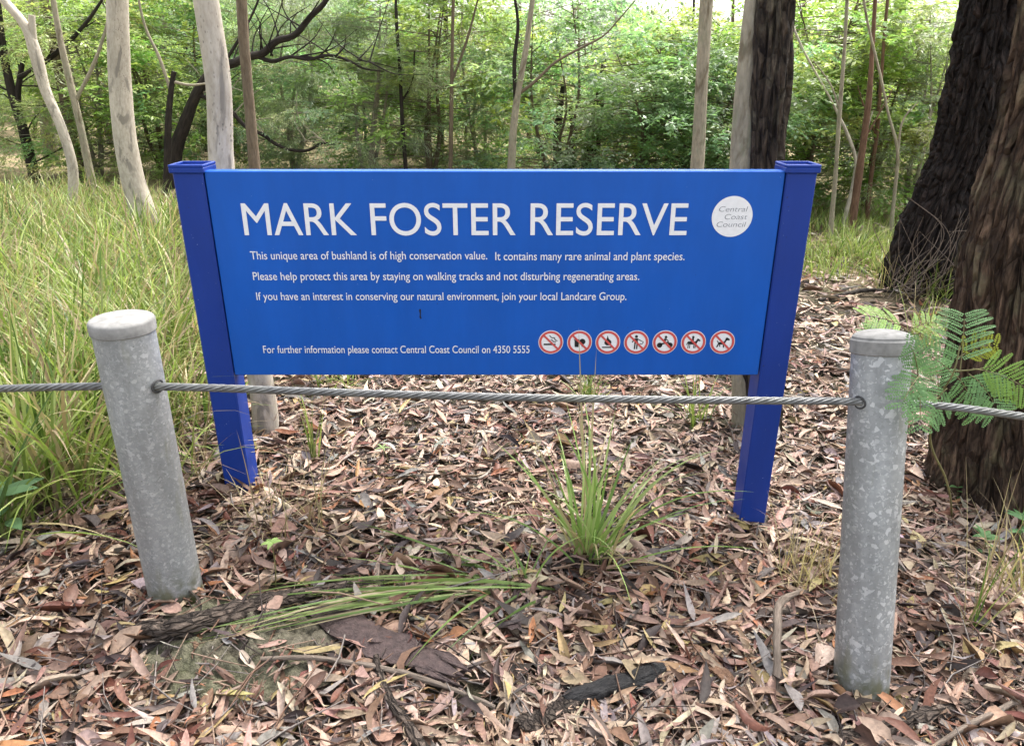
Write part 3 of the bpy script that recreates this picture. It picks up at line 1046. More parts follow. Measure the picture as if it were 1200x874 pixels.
tree('bare_sapling', 'thin dark upright stem above the letters of FOSTER', 10.0,
     [(476, 200, 5), (472, 150, 5), (469, 90, 4), (465, 30, 4), (463, -30, 3)], M_dark, d_rough, 7, .08, 4.5, .5,
     [('branch', [(470, 120, 3), (482, 100, 2), (486, 60, 2)])], cseed=3)
tree('forked_tree', 'grey brown forked tree with a long rising branch right of centre', 9.0,
     [(599, 200, 10), (602, 150, 9), (607, 108, 8), (615, 66, 7), (624, 0, 6), (628, -30, 6)], M_grey, d_rough, 10, .06, 4.5, .5,
     [('branch', [(606, 112, 4), (630, 93, 3.5), (645, 78, 3.2), (690, 52, 2.6), (705, 44, 2.2), (728, 20, 1.8), (745, 0, 1.2)], d_rough, M_brown), ('branch', [(604, 120, 5), (603, 70, 5), (607, 30, 4), (600, -20, 3)], d_gum, M_dark)], cseed=1)
tree('bare_sapling', 'straight thin stem left of the forked tree', 9.8,
     [(528, 200, 5), (529, 130, 5), (530, 60, 4), (532, -30, 4)], M_brown, d_rough, 7, .08, 4.5, .5,
     [('branch', [(530, 95, 3), (548, 45, 3), (560, 0, 2)])], cseed=2)
tree('old_stump', 'short dark fire blackened trunk cluster behind the middle of the sign', 12.0,
     [(692, 198, 22), (694, 165, 19), (700, 130, 14), (706, 95, 9), (708, 70, 5)], M_dark, d_rough, 14, .06, 0, 0,
     [('stem', [(655, 200, 10), (653, 165, 10), (656, 130, 8), (660, 100, 5)], d_rough, M_dark), ('stem', [(670, 200, 9), (672, 160, 8), (668, 125, 5)], d_rough, M_dark)], cat='dead tree')
tree('pale_tree', 'distant pale slender trunk seen among bright leaves right of centre', 17.0,
     [(718, 190, 9), (719, 130, 9), (722, 70, 8), (726, 0, 8), (730, -40, 8)], M_gum, d_gum, 9, .1, 7, .9, cseed=2)
RS = [('reddish leaning sapling nearest the right post of the sign', 9.0, [(999, 262, 9), (1005, 215, 9), (1012, 165, 8), (1018, 118, 7), (1022, 60, 5)], M_rust),
      ('tall thin grey sapling just right of the sign', 8.6, [(974, 262, 6), (979, 205, 5), (984, 130, 5), (990, 50, 4), (994, -30, 4)], M_grey),
      ('short pale sapling with a bent top among the reddish ones', 9.4, [(990, 255, 5), (1000, 215, 5), (1003, 190, 4), (994, 160, 4), (980, 130, 3)], M_gum),
      ('thin fawn sapling between the reddish sapling and the black trunk', 9.8, [(1016, 255, 6), (1021, 205, 5), (1027, 160, 5), (1032, 100, 4)], M_rust),
      ('slight grey sapling closest to the black furrowed trunk', 8.8, [(1044, 268, 5), (1049, 220, 4), (1052, 180, 4), (1040, 130, 3), (1034, 100, 3)], M_grey)]
for k, (lab, Y, pts, mt) in enumerate(RS):
    tree('sapling', lab, Y, pts, mt, d_rough, 7, .06, 3.4, .35, [('twig', [(pts[2][0], pts[2][1], 3), (pts[2][0] + (14, -10, 12, -16, 9)[k], pts[2][1] - 24 - 5 * k, 2), (pts[2][0] + (34, -32, 20, -22, 24)[k], pts[2][1] - 60, 1)])], group='thin saplings right of the sign', cseed=1 + k % 3)

for k in range(16):
    px = 20 + 1160 * (k + random.uniform(.1, .9)) / 16
    if 1090 < px:
        px -= 140
    w_ = random.uniform(3.0, 7.0)
    dx = random.uniform(-16, 16)
    tree('slender_tree', 'slender straight trunk deep in the wood behind the leafy undergrowth', random.uniform(12, 19),
         [(px, 190, w_), (px + dx * .4, 120, w_ * .95), (px + dx * .7 + random.uniform(-4, 4), 50, w_ * .85), (px + dx, -30, w_ * .8)], random.choice([M_grey, M_twigs, M_dark, M_gum, M_brown]), d_rough, 7, .12, 7.5, .45, group='slender trunks deep in the wood', cseed=1 + k % 3)

# ---------------------------------------------------------------- understorey trees
def shrub(seed, h, rad, nclump, kind):
    r2 = np.random.default_rng(seed)
    st, lf = MB(), MB()
    stems = []
    for k in range(r2.integers(3, 6)):
        a = r2.uniform(0, 2 * pi)
        e = np.array([cos(a) * rad * .35, sin(a) * rad * .35, h * r2.uniform(.8, 1.0)])
        mid = e * .5 + np.r_[r2.normal(0, .12, 2), 0]
        pts = np.array([[0, 0, -.15], mid * .5 + np.r_[r2.normal(0, .05, 2), 0], mid, e])
        tube(st, pts, [.04, .032, .022, .006], 6, .2, d_rough)
        stems.append(catmull(pts, .1))
    for k in range(46):
        s_ = stems[r2.integers(len(stems))]
        p0 = s_[r2.integers(len(s_) // 6, len(s_))]
        a = r2.uniform(0, 2 * pi)
        e = p0 + np.array([cos(a), sin(a), r2.uniform(-.5, .7)]) * r2.uniform(.4, 1.3) * rad * .8
        e[2] = max(e[2], .1)
        tube(st, [p0, (p0 + e) / 2 + r2.normal(0, .09, 3), e], [.008, .005, .002], 4, .12, caps=False)
    base_c, L, Wd, ntw, nlf, droop, jit = kind
    P, D, LL_, WW, TT = [], [], [], [], []
    for c in range(nclump):
        s_ = stems[r2.integers(len(stems))]
        t = r2.uniform(.06, 1.0) ** .85
        p0 = s_[min(len(s_) - 1, int(t * len(s_)))]
        prof = (0.55 + 0.75 * math.sin(pi * min(1, t * .9 + .1)) ** .7)
        a = r2.uniform(0, 2 * pi)
        q = rad * prof * r2.uniform(.15, 1.0) ** .6
        cc = p0 + np.array([cos(a) * q, sin(a) * q, r2.uniform(-.1, .3)])
        cc[2] = max(cc[2], .12)
        tube(st, [p0, p0 * .4 + cc * .6 + [0, 0, .06], cc], [.011, .007, .003], 4, .25, caps=False)
        hue = r2.normal(0, 1, 3) * jit
        lum = r2.uniform(.62, 1.35)
        out = np.array([cos(a), sin(a), 0])
        for w in range(ntw):
            d = nrm(out * .7 + r2.normal(0, .75, 3) + np.array([0, 0, .12 - droop * .5]))
            ln = r2.uniform(.18, .45)
            s0 = cc + r2.normal(0, .14, 3) * [1, 1, .6]
            tt = np.linspace(.1, 1, nlf)[:, None]
            pp = s0 + d * tt * ln + np.array([0, 0, -1]) * (tt ** 2) * droop * ln * .6
            sidev = nrm(np.cross(d, [0, 0, 1]) + 1e-3)
            sg = np.where(np.arange(nlf) % 2, 1, -1)[:, None]
            dd = d * .7 + sidev * sg * .8 + r2.normal(0, .35, (nlf, 3)) + np.array([0, 0, -droop])
            P.append(pp); D.append(dd)
            LL_.append(r2.uniform(.7, 1.25, nlf) * L); WW.append(r2.uniform(.75, 1.2, nlf) * Wd)
            TT.append(np.clip(base_c * (1 + hue) * lum * r2.uniform(.75, 1.25, (nlf, 1)), .008, .5))
    P, D = np.concatenate(P), np.concatenate(D)
    n = len(P)
    N = r2.normal(0, .45, (n, 3)) + np.array([0, 0, 1.0])
    leaves(lf, P, D, N, np.concatenate(LL_), np.concatenate(WW), np.concatenate(TT))
    return st, lf

A = np.array
KINDS = {   # colour, leaf length, width, twigs per clump, leaves per twig, droop, hue jitter
    'lime': (A([.28, .39, .11]), .110, .046, 14, 10, .25, .10),
    'blue': (A([.215, .33, .165]), .092, .040, 15, 10, .35, .08),
    'olive': (A([.26, .32, .13]), .075, .020, 17, 14, .45, .10),
    'feather': (A([.25, .31, .18]), .095, .010, 22, 16, .6, .08),
    'dark': (A([.11, .18, .07]), .080, .034, 15, 13, .35, .10),
}
LOOK = {'lime': 'bright yellow-green leafy', 'blue': 'cool blue-green leafy', 'olive': 'drab olive-green', 'feather': 'grey-green feathery', 'dark': 'deep green'}
PROTO = {}
for kd in KINDS:
    for v in range(2):
        sd = 100 + list(KINDS).index(kd) * 7 + v
        st, lf = shrub(sd, 3.9 + v * .5, 1.15 + .15 * v, 88, KINDS[kd])
        PROTO[(kd, v)] = (st.mesh('stem', {'lime': M_brown, 'blue': M_brown, 'olive': M_twigs, 'feather': M_twigs, 'dark': M_dark}[kd]), lf.mesh('crown', M_leaf))

def plant_shrub(px, Y, kind, sc, label, group=None, hz=.66):
    x = (px - CX) / FPX * (Y * cos(PITCH) + 1.4 * sin(PITCH))
    z = float(gz(x, Y))
    v = random.randint(0, 1)
    t = thing('understorey_tree', (x, Y, z), label, 'tree', group)
    for nm, me in zip(('stem', 'crown'), PROTO[(kind, v)]):
        o = bpy.data.objects.new(nm, me)
        COL.objects.link(o)
        o.parent = t
    t.rotation_euler = (0, 0, random.uniform(0, 6.28))
    t.scale = (sc, sc, sc * hz * random.uniform(.92, 1.1))
    return t

NEAR = [(-30, 10.4, 'olive', .85, 'olive-green bushy tree at the left edge behind the black leaning trunk'),
        (118, 10.2, 'olive', .9, 'olive-green bushy tree filling the gap left of the smooth pale gum'),
        (192, 10.8, 'lime', .85, 'yellow-green bushy tree directly right of the smooth pale gum'),
        (268, 11.2, 'blue', .8, 'blue-green bushy tree behind the pale speckled gum'),
        (345, 11.0, 'feather', .9, 'grey-green feathery tree under the long bare limb of the crooked tree'),
        (432, 10.6, 'feather', .85, 'grey-green feathery tree above the letters of MARK FOSTER'),
        (505, 11.0, 'lime', .95, 'yellow-green airy tree between the two thin stems behind FOSTER'),
        (565, 12.0, 'olive', .9, 'olive-green tree just left of the grey brown forked tree'),
        (655, 10.8, 'blue', .9, 'blue-green tree beneath the rising branch of the forked tree'),
        (745, 10.6, 'blue', .95, 'blue-green dense tree above the word RESERVE'),
        (800, 11.6, 'lime', .9, 'yellow-green tree left of the slim beige trunk'),
        (848, 10.4, 'blue', .85, 'blue-green tree in the gap between the beige trunk and the twin trunks'),
        (945, 11.2, 'lime', 1.0, 'yellow-green broadleaf tree right of the dark twin trunk'),
        (1022, 11.4, 'lime', .95, 'yellow-green broadleaf tree behind the reddish saplings'),
        (1072, 10.2, 'feather', .85, 'grey-green drooping tree against the left side of the black leaning trunk'),
        (1190, 11.5, 'olive', 1.0, 'olive-green tree seen between the two big trunks on the right')]
for px, Y, kd, sc, lab in NEAR:
    plant_shrub(px, Y, kd, sc, lab)
row = [('olive', 'dark'), ('olive', 'lime'), ('lime', 'dark'), ('feather', 'blue'), ('olive', 'blue'), ('lime', 'lime'), ('blue', 'lime'), ('blue', 'feather'), ('lime', 'blue'), ('lime', 'dark'), ('olive', 'lime')]
for Y0, n_, sc in ((14.0, 9, 1.0), (18.0, 10, 1.1), (23.0, 11, 1.25)):
    for k in range(n_):
        px = -60 + 1320 * (k + random.uniform(-.3, .3)) / (n_ - 1)
        kd = row[min(10, max(0, int(px / 1200 * 11)))][random.randint(0, 1)]
        plant_shrub(px, Y0 + random.uniform(-1.2, 1.2), kd, sc * random.uniform(.9, 1.12) * .92,
                    LOOK[kd] + ' tree in the thick wood well behind the sign', LOOK[kd] + ' trees deep in the wood')

# far wood: one mass of foliage beyond the trees that can be told apart
mb = MB()
n = 30000
r2 = np.random.default_rng(55)
ncl = 900
cxl = r2.uniform(-32, 32, ncl); cyl = r2.uniform(27, 46, ncl)
czl = r2.uniform(0.05, 1, ncl) ** 2.2 * 4.6
cl = np.stack([cxl, cyl, czl], -1)
pick = r2.integers(0, ncl, n)
P = cl[pick] + r2.normal(0, 1, (n, 3)) * [.9, .9, .6]
P[:, 2] = np.maximum(P[:, 2], 0)
hue = np.array([KINDS[k][0] for k in ('lime', 'blue', 'olive', 'dark')])[r2.integers(0, 4, ncl)] * r2.uniform(.7, 1.3, (ncl, 1))
leaves(mb, P, r2.normal(0, 1, (n, 3)) + [0, 0, -.4], r2.normal(0, .6, (n, 3)) + [0, 0, 1], r2.uniform(.18, .34, n), r2.uniform(.09, .16, n), hue[pick] * r2.uniform(.8, 1.2, (n, 1)))
fw = mb.obj('far_wood', M_leaf)
fw['kind'] = 'stuff'
fw['label'] = 'far mass of green forest foliage closing off the view'

# ---------------------------------------------------------------- leaf litter
TAN = A([.31, .215, .155]); BEI = A([.40, .305, .230]); BRN = A([.145, .082, .055]); RED = A([.15, .058, .040]); DRK = A([.045, .032, .029]); GRY = A([.235, .205, .185]); ORG = A([.27, .125, .06]); YEL = A([.30, .225, .10]); PNK = A([.275, .175, .135])
PAL = np.stack([TAN, BEI, PNK, BRN, RED, DRK, GRY, ORG, YEL])

def litter_leaf(mb, C, az, pitch, roll, L, W, curl, sick, cup, tint):
    n = len(C)
    t = np.array([0, .1, .3, .55, .8, 1.0])
    wp = np.array([.04, .5, 1.0, .92, .5, .02])
    u = np.array([-1, 0, 1.0])
    X = (t[None, :, None] - .5) * L[:, None, None] + 0 * u
    Yv = u[None, None] * wp[None, :, None] * W[:, None, None] / 2 + sick[:, None, None] * L[:, None, None] * ((t - .5) ** 2)[None, :, None]
    Z = curl[:, None, None] * L[:, None, None] * ((t - .5) ** 2)[None, :, None] + cup[:, None, None] * W[:, None, None] * (np.abs(u)[None, None] * wp[None, :, None])
    tw = rng.normal(0, .5, n)[:, None, None] * (t - .5)[None, :, None]
    Z = Z + Yv * np.sin(tw)
    V = np.stack([X, Yv, Z + 0 * X], -1).reshape(n, 18, 3)
    cr, sr = np.cos(roll)[:, None], np.sin(roll)[:, None]
    y, z = V[..., 1] * cr - V[..., 2] * sr, V[..., 1] * sr + V[..., 2] * cr
    cp, sp = np.cos(pitch)[:, None], np.sin(pitch)[:, None]
    x, z = V[..., 0] * cp - z * sp, V[..., 0] * sp + z * cp
    ca, sa = np.cos(az)[:, None], np.sin(az)[:, None]
    V = np.stack([x * ca - y * sa, x * sa + y * ca, z], -1) + C[:, None]
    f = np.array([[3 * i + k, 3 * i + k + 1, 3 * i + k + 4, 3 * i + k + 3] for i in range(5) for k in (0, 1)])
    F = (np.arange(n)[:, None, None] * 18 + f[None]).reshape(-1, 4)
    mb.add(V.reshape(-1, 3), F, np.repeat(tint, 18, 0))

def in_left_grass(x, y):
    return np.clip((-0.42 * y - 0.02 - x) / 0.5, 0, 1) * np.clip((y - 2.2) / .5, 0, 1)

slab_c = on_ground(445, 762)
mb = MB()
def scatter(n, ylo, yhi, smin, smax, layers):
    y = ylo + (yhi - ylo) * rng.uniform(0, 1, n)
    x = rng.uniform(-1, 1, n) * (0.74 * y + .55)
    keep = (rng.uniform(0, 1, n) > 0.75 * in_left_grass(x, y))
    q = ((x + 0.78) / 0.25) ** 2 + ((y - 1.68) / 0.20) ** 2
    keep &= rng.uniform(0, 1, n) > np.clip(1.6 - q * 1.0, 0, .86)
    u_ = (x - slab_c[0]) * .88 - (y - slab_c[1]) * -.47; v_ = (x - slab_c[0]) * -.47 * -1 + (y - slab_c[1]) * .88
    keep &= ~((np.abs(u_) < .24) & (np.abs(v_) < .06) & (rng.uniform(0, 1, n) < .8))
    x, y = x[keep], y[keep]
    n = len(x)
    lay = rng.uniform(0, 1, n) ** 1.2 * layers * 1.25
    pitch = rng.normal(0, .19, n); roll = rng.normal(0, .36, n)
    L = rng.gamma(3.6, 1 / 3.6, n).clip(.25, 1.75) * (smin + smax) / 2
    W = L * rng.uniform(.10, .23, n)
    wide = rng.uniform(0, 1, n) < .11
    W[wide] = L[wide] * rng.uniform(.26, .42, wide.sum()); L[wide] *= .7
    z = gz(x, y) + .004 + lay + np.abs(np.sin(pitch)) * L * .3 + np.abs(np.sin(roll)) * W * .3
    # patchy mixture of leaf colours
    pn = fbm(np.stack([x * 1.6, y * 1.6, 0 * x], -1), 77, 3)
    p_light = np.clip(.57 + .10 * np.clip((y - 2.2) / 1.5, 0, 1) + (pn - .5) * 1.4 - .10 * np.clip(x, -1, 1.2), .25, .85)
    isl = rng.uniform(0, 1, n) < p_light
    ci = np.where(isl, rng.choice([0, 0, 1, 1, 2, 6], n), rng.choice([3, 3, 3, 4, 5, 5, 5, 3, 2, 3, 3, 4, 5, 2, 3, 2, 7, 8], n))
    tint = PAL[ci] * rng.uniform(.68, 1.18, (n, 1)) * (1 + rng.normal(0, .05, (n, 3)))
    litter_leaf(mb, np.stack([x, y, z], -1), rng.uniform(0, 2 * pi, n), pitch, roll, L, W, rng.normal(0, .42, n), rng.normal(0, .42, n), rng.normal(.15, .32, n), np.clip(tint, .01, .7))
scatter(13000, 1.05, 2.1, .066, .104, .034)
scatter(9000, 1.05, 2.6, .018, .034, .045)
scatter(9000, 2.4, 4.2, .022, .038, .045)
scatter(16000, 2.0, 3.3, .062, .10, .038)
scatter(18000, 3.2, 5.5, .065, .105, .04)
scatter(11000, 5.4, 9.5, .09, .14, .04)
# fine twigs and straw in the litter
n = 5600
y = 1.05 + rng.uniform(0, 1, n) ** 1.4 * 5
x = rng.uniform(-1, 1, n) * (.74 * y + .5)
ln = rng.gamma(2.5, .05, n).clip(.04, .4)
az = rng.uniform(0, 2 * pi, n)
d = np.stack([np.cos(az), np.sin(az), rng.normal(0, .12, n)], -1)
p = np.stack([x, y, gz(x, y) + .02 + rng.uniform(0, .03, n)], -1)
w = rng.uniform(.0012, .0032, n)[:, None]
sd = np.stack([-np.sin(az), np.cos(az), 0 * az], -1) * w
up = np.array([0, 0, 1.0]) * w
bow = np.cross(d, [0, 0, 1.0]) * (rng.normal(0, .06, n) * ln)[:, None]
V = np.stack([p - sd, p + sd, p + up * 1.6, p + d * ln[:, None] / 2 + bow - sd, p + d * ln[:, None] / 2 + bow + sd, p + d * ln[:, None] / 2 + bow + up * 1.6,
              p + d * ln[:, None] - sd * .6, p + d * ln[:, None] + sd * .6, p + d * ln[:, None] + up], 1)
f = np.array([[b + a, b + (a + 1) % 3, b + 3 + (a + 1) % 3, b + 3 + a] for b in (0, 3) for a in range(3)])
mb.add(V.reshape(-1, 3), (np.arange(n)[:, None, None] * 9 + f[None]).reshape(-1, 4), np.repeat(np.stack([TAN, GRY, BRN, DRK])[rng.integers(0, 4, n)] * rng.uniform(.7, 1.1, (n, 1)), 9, 0))
lit = mb.obj('leaf_litter', M_litter)
lit['kind'] = 'stuff'
lit['label'] = 'thick layer of dry brown and tan gum leaves over the ground'

# ---------------------------------------------------------------- grass
G1 = A([.17, .235, .05]); G2 = A([.26, .31, .10]); G3 = A([.08, .14, .03]); STR = A([.36, .30, .17]); STR2 = A([.25, .19, .115])
def grass_cols(n, dry=.25):
    k = np.where(rng.uniform(0, 1, n) < dry, rng.choice([3, 4], n), rng.choice([0, 0, 1, 1, 2], n))
    return np.stack([G1, G2, G3, STR, STR2])[k] * rng.uniform(.75, 1.2, (n, 1))
mb = MB()
def tussock_field(nt, xy, per, Lr, Wr, dry):
    X, Y = xy
    k = rng.integers(int(per * .5), int(per * 1.5), len(X))
    idx = np.repeat(np.arange(len(X)), k)
    m = len(idx)
    size = rng.uniform(.6, 1.25, len(X))[idx]
    sp = .055 * size
    a = rng.uniform(0, 2 * pi, m)
    r = np.sqrt(rng.uniform(0, 1, m))
    x = X[idx] + sp * r * np.cos(a) * 1.6
    y = Y[idx] + sp * r * np.sin(a) * 1.6
    hz_ = a + rng.normal(0, .9, m)
    c = grass_cols(m, dry) * rng.uniform(.7, 1.25, len(X))[idx][:, None]
    L = rng.uniform(*Lr, m) * size * np.clip(1.30 - y * .095, .5, 1)
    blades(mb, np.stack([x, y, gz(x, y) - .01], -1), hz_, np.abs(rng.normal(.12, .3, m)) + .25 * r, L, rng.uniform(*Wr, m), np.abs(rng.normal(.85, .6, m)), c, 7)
n = 1250
y = 2.35 + 6.1 * rng.uniform(0, 1, n) ** .75
x = -0.74 * y - .5 + rng.uniform(0, 1, n) * (0.50 * y + .6)
keep = rng.uniform(0, 1, n) < in_left_grass(x, y)
tussock_field(n, (x[keep], y[keep]), 22, (.30, .80), (.006, .017), .30)
gl = mb.obj('long_grass', M_grass)
gl['kind'] = 'stuff'
gl['label'] = 'field of long pale green and straw grass left of the sign'
mb = MB()
n = 16000
y = rng.uniform(6.8, 10.5, n)
x = rng.uniform(-.42, .74, n) * y
keep = (fbm(np.stack([x * 1.5, y * 1.5, 0 * x], -1), 44, 2) > .42)
x, y = x[keep], y[keep]
n = len(x)
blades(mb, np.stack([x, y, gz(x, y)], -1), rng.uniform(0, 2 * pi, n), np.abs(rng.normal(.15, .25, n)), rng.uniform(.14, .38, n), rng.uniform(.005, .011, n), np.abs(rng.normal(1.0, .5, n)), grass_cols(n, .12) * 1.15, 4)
gl = mb.obj('woodland_grass', M_grass)
gl['kind'] = 'stuff'
gl['label'] = 'low pale green grass under the trees beyond the path'

def tuft(px, py, label, n, L, W, lean=.25, droop=.7, dry=.15, spread=.05, col=None, name='grass_tuft', az=None, extra=None, cat='grass tuft'):
    p = on_ground(px, py)
    t = thing(name, p, label, cat)
    mb = MB()
    a = rng.uniform(0, 2 * pi, n) if az is None else rng.normal(az[0], az[1], n)
    r = spread * np.sqrt(rng.uniform(0, 1, n))
    q = rng.uniform(0, 2 * pi, n)
    x = p[0] + r * np.cos(q); y = p[1] + r * np.sin(q)
    c = grass_cols(n, dry) if col is None else np.asarray(col)[rng.integers(0, len(col), n)] * rng.uniform(.75, 1.2, (n, 1))
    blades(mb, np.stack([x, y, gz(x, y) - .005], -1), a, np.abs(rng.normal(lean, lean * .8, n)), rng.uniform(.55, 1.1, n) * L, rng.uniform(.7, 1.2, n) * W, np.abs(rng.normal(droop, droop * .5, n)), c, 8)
    if extra:
        extra(mb, p)
    # single mesh thing: drop the empty
    o = mb.obj(name, M_grass)
    me = o.data
    co = np.zeros(len(me.vertices) * 3)
    me.vertices.foreach_get('co', co)
    me.vertices.foreach_set('co', (co.reshape(-1, 3) - p).astype(np.float32).ravel())
    o.location = tuple(p)
    tag(o, label, cat)
    bpy.data.objects.remove(t)
    return o

GG = [A([.20, .31, .08]), A([.26, .37, .11]), A([.34, .42, .16]), A([.13, .21, .06])]
def centre_extra(mb, p):
    for tx, ty, Y, w, lift in ((722, 476, 2.32, .012, .02), (742, 512, 2.28, .013, .05), (690, 492, 2.3, .012, .02), (770, 540, 2.2, .014, .1), (800, 572, 2.12, .012, .12), (655, 520, 2.3, .012, .06), (578, 516, 2.35, .014, .10), (640, 600, 2.2, .012, .1),
                               (748, 590, 2.0, .016, .08), (715, 540, 2.15, .015, .03), (700, 520, 2.2, .014, .02), (810, 600, 2.2, .012, .08)):
        blade_to(mb, p + np.r_[rng.normal(0, .02, 2), 0], at_y(tx, ty, Y), w, lift, GG[rng.integers(0, 4)] * rng.uniform(.9, 1.2))
    for tx, ty, Y in ((678, 384, 2.46), (699, 408, 2.46)):
        blade_to(mb, p + np.r_[.0, .12, 0], at_y(tx, ty, Y), .010, .03, A([.40, .34, .2]), side=(0, -1, .2))
tuft(690, 662, 'upright tuft of broad green blades rising from the litter in front of the sign', 56, .66, .0125, .34, .75, .14, .07, GG + [STR * .9], extra=centre_extra)
def fallen_extra(mb, p):
    for k in range(46):
        u = rng.uniform(0, 1)
        if k < 34:
            tx, ty = rng.uniform(205, 470), 0
            ty = 748 - (tx - 205) * .17 + rng.normal(0, 16) - 8
        else:
            tx, ty = rng.choice([(430, 610), (455, 640), (240, 700), (470, 785), (500, 775), (540, 735)][k % 6:k % 6 + 1])[:2] if False else [(430, 606), (395, 642), (290, 690), (472, 784), (500, 772), (545, 790), (345, 668), (410, 640), (380, 655), (250, 706), (560, 760), (330, 680)][k - 34]
        tip = on_ground(tx + rng.normal(0, 6), ty + rng.normal(0, 5), .02 + .05 * rng.uniform(0, 1))
        c = GG[rng.integers(0, 4)] * rng.uniform(.65, 1.2) if rng.uniform() > .15 else STR * rng.uniform(.6, 1)
        blade_to(mb, p + np.r_[rng.normal(0, .06), rng.normal(0, .03), .01], tip, rng.uniform(.006, .014), rng.uniform(.01, .12), c * .85, 10, twist=rng.normal(0, 1.4))
tuft(612, 690, 'flattened sheaf of long green blades lying left across the litter', 8, .3, .010, .5, 1.0, .4, .03, GG, extra=fallen_extra)
for a in ((60, 600, 'big arching tussock of green and straw blades left of the flat capped bollard', 150, .85, .012, .35, .95, .35, .16),
          (-15, 640, 'dark green tussock cut by the left edge beside the bollard', 70, .65, .014, .4, .9, .25, .12),
          (205, 560, 'straw coloured tussock between the flat capped bollard and the left post', 90, .6, .006, .4, 1.1, .75, .14),
          (215, 500, 'pale green tussock between the wire rope and the left post', 70, .6, .010, .35, .9, .3, .12),
          (90, 560, 'broad bladed tussock spilling behind the foot of the flat capped bollard', 90, .75, .013, .45, .9, .25, .14),
          (130, 500, 'yellow-green tussock right behind the flat capped bollard', 130, .8, .010, .25, .8, .3, .16),
          (20, 505, 'pale green tussock at the left edge above the wire rope', 120, .85, .012, .25, .8, .3, .16),
          (690, 470, 'small green tuft under the lower edge of the sign near the roundels', 60, .22, .006, .35, .9, .2, .06),
          (818, 505, 'loose green tuft beneath the sign left of the right post', 30, .42, .009, .3, .7, .15, .05),
          (369, 545, 'narrow tuft of upright thin blades beside the pale gum base', 14, .42, .009, .1, .2, .1, .02),
          (395, 455, 'low green tuft under the lower left edge of the sign', 50, .25, .008, .5, 1.0, .2, .12),
          (995, 305, 'pale green tussock by the path left of the black leaning trunk', 220, .55, .010, .5, 1.0, .12, .22),
          (1050, 345, 'thin dry tuft at the foot of the black leaning trunk', 60, .5, .006, .5, .8, .6, .18),
          (1100, 352, 'green grass clump against the base of the black leaning trunk', 90, .45, .008, .4, .9, .15, .16),
          (1085, 400, 'sparse green tuft behind the domed bollard', 40, .5, .007, .3, .7, .25, .12),
          (945, 690, 'matted heap of dry straw left of the domed bollard', 150, .32, .0045, 1.0, .7, 1.0, .10),
          (330, 625, 'scatter of dry straw at the foot of the left post', 110, .42, .0045, 1.0, .7, 1.0, .16),
          (1135, 745, 'tall dry straw tuft right of the domed bollard', 20, .6, .006, .16, .4, .6, .03),
          (1185, 700, 'thin straw stalks leaning at the right edge', 22, .5, .006, .35, .6, .8, .06),
          (1130, 300, 'grass clump glimpsed between the two big trunks', 90, .55, .010, .3, .8, .15, .25)):
    tuft(*a)

# ---------------------------------------------------------------- sticks, logs, bark
def d_stick(b, th, s, r):
    return r * .55 * (fbm(np.stack([np.cos(th) * 1.5, np.sin(th) * 1.5, s * 30], -1), 6, 3) - .5) * 2
def stick(name, label, pts, mat, cat='stick', lift=.03, n=10, step=.012, disp=d_stick, extra=()):
    P = np.array([on_ground(a, b, lift + (c[1] if isinstance(c, tuple) else 0)) for a, b, c in pts])
    R = np.array([(c[0] if isinstance(c, tuple) else c) for a, b, c in pts])
    R = R / np.array([px_per_m(p) for p in P]) / 2
    mb = MB()
    tube(mb, P, R, n, step, disp)
    for ex in extra:
        Q = np.array([on_ground(a, b, lift + (c[1] if isinstance(c, tuple) else 0)) for a, b, c in ex])
        S = np.array([(c[0] if isinstance(c, tuple) else c) for a, b, c in ex]) / np.array([px_per_m(p) for p in Q]) / 2
        tube(mb, Q, S, max(6, n - 4), step, disp)
    c = P.mean(0)
    me = mb.mesh(name, mat, True, c)
    o = bpy.data.objects.new(name, me)
    COL.objects.link(o)
    o.location = tuple(c)
    return tag(o, label, cat)

stick('fallen_branch', 'gnarled brown fallen branch with a black split end at the flat capped bollard', [(150, 742, 7), (175, 737, 14), (205, 737, 24), (240, 728, 27), (290, 713, 22), (340, 700, 18), (390, 690, 14), (450, 683, 9)], M_rot, 'branch', .045, 16,
      extra=[[(205, 733, 12), (175, 730, 10), (150, 738, 5)], [(205, 740, 10), (190, 748, 8), (165, 752, 4)]])
stick('charred_log', 'short charred black log lying right of the fallen sheaf', [(662, 822, 12), (672, 817, 21), (700, 810, 24), (735, 801, 25), (762, 790, 22), (778, 782, 12)], M_char, 'log', .04, 18,
      extra=[[(740, 800, 12), (756, 806, 12), (764, 815, 6)]])
stick('forked_stick', 'reddish brown stick bent upright like a hook left of the domed bollard', [(902, 838, 11), (908, 812, 10), (911, 775, (9, .06)), (911, 735, (9, .10)), (915, 706, (9, .10)), (930, 696, (7, .07)), (952, 694, 5), (980, 697, 4)], M_twig, 'stick', .03, 10,
      extra=[[(952, 696, (4, 0)), (962, 720, 3.5), (966, 760, 3), (960, 790, 2)]])
stick('fallen_branch', 'thick mottled branch half buried at the lower right edge of the litter', [(930, 872, 17), (975, 868, 18), (1020, 862, 20), (1070, 846, 22), (1115, 830, 20), (1150, 822, 12)], M_rot, 'branch', .03, 14)
stick('pale_stick', 'long thin pale stick lying beside the purple brown bark slab', [(305, 772, 5), (350, 770, 6), (410, 776, 6), (470, 788, 7), (520, 803, 6), (580, 828, 5)], M_twig, 'stick', .05)
stick('curved_stick', 'curved dark brown stick rising from the bottom edge left of centre', [(440, 768, 7), (447, 795, 9), (458, 822, 11), (478, 850, 13), (500, 885, 14)], M_rot, 'stick', .05)
stick('thin_stick', 'slim straight stick pointing at the left side of the domed bollard base', [(868, 713, 7), (920, 716, 9), (985, 714, 8)], M_twig, 'stick', .03)
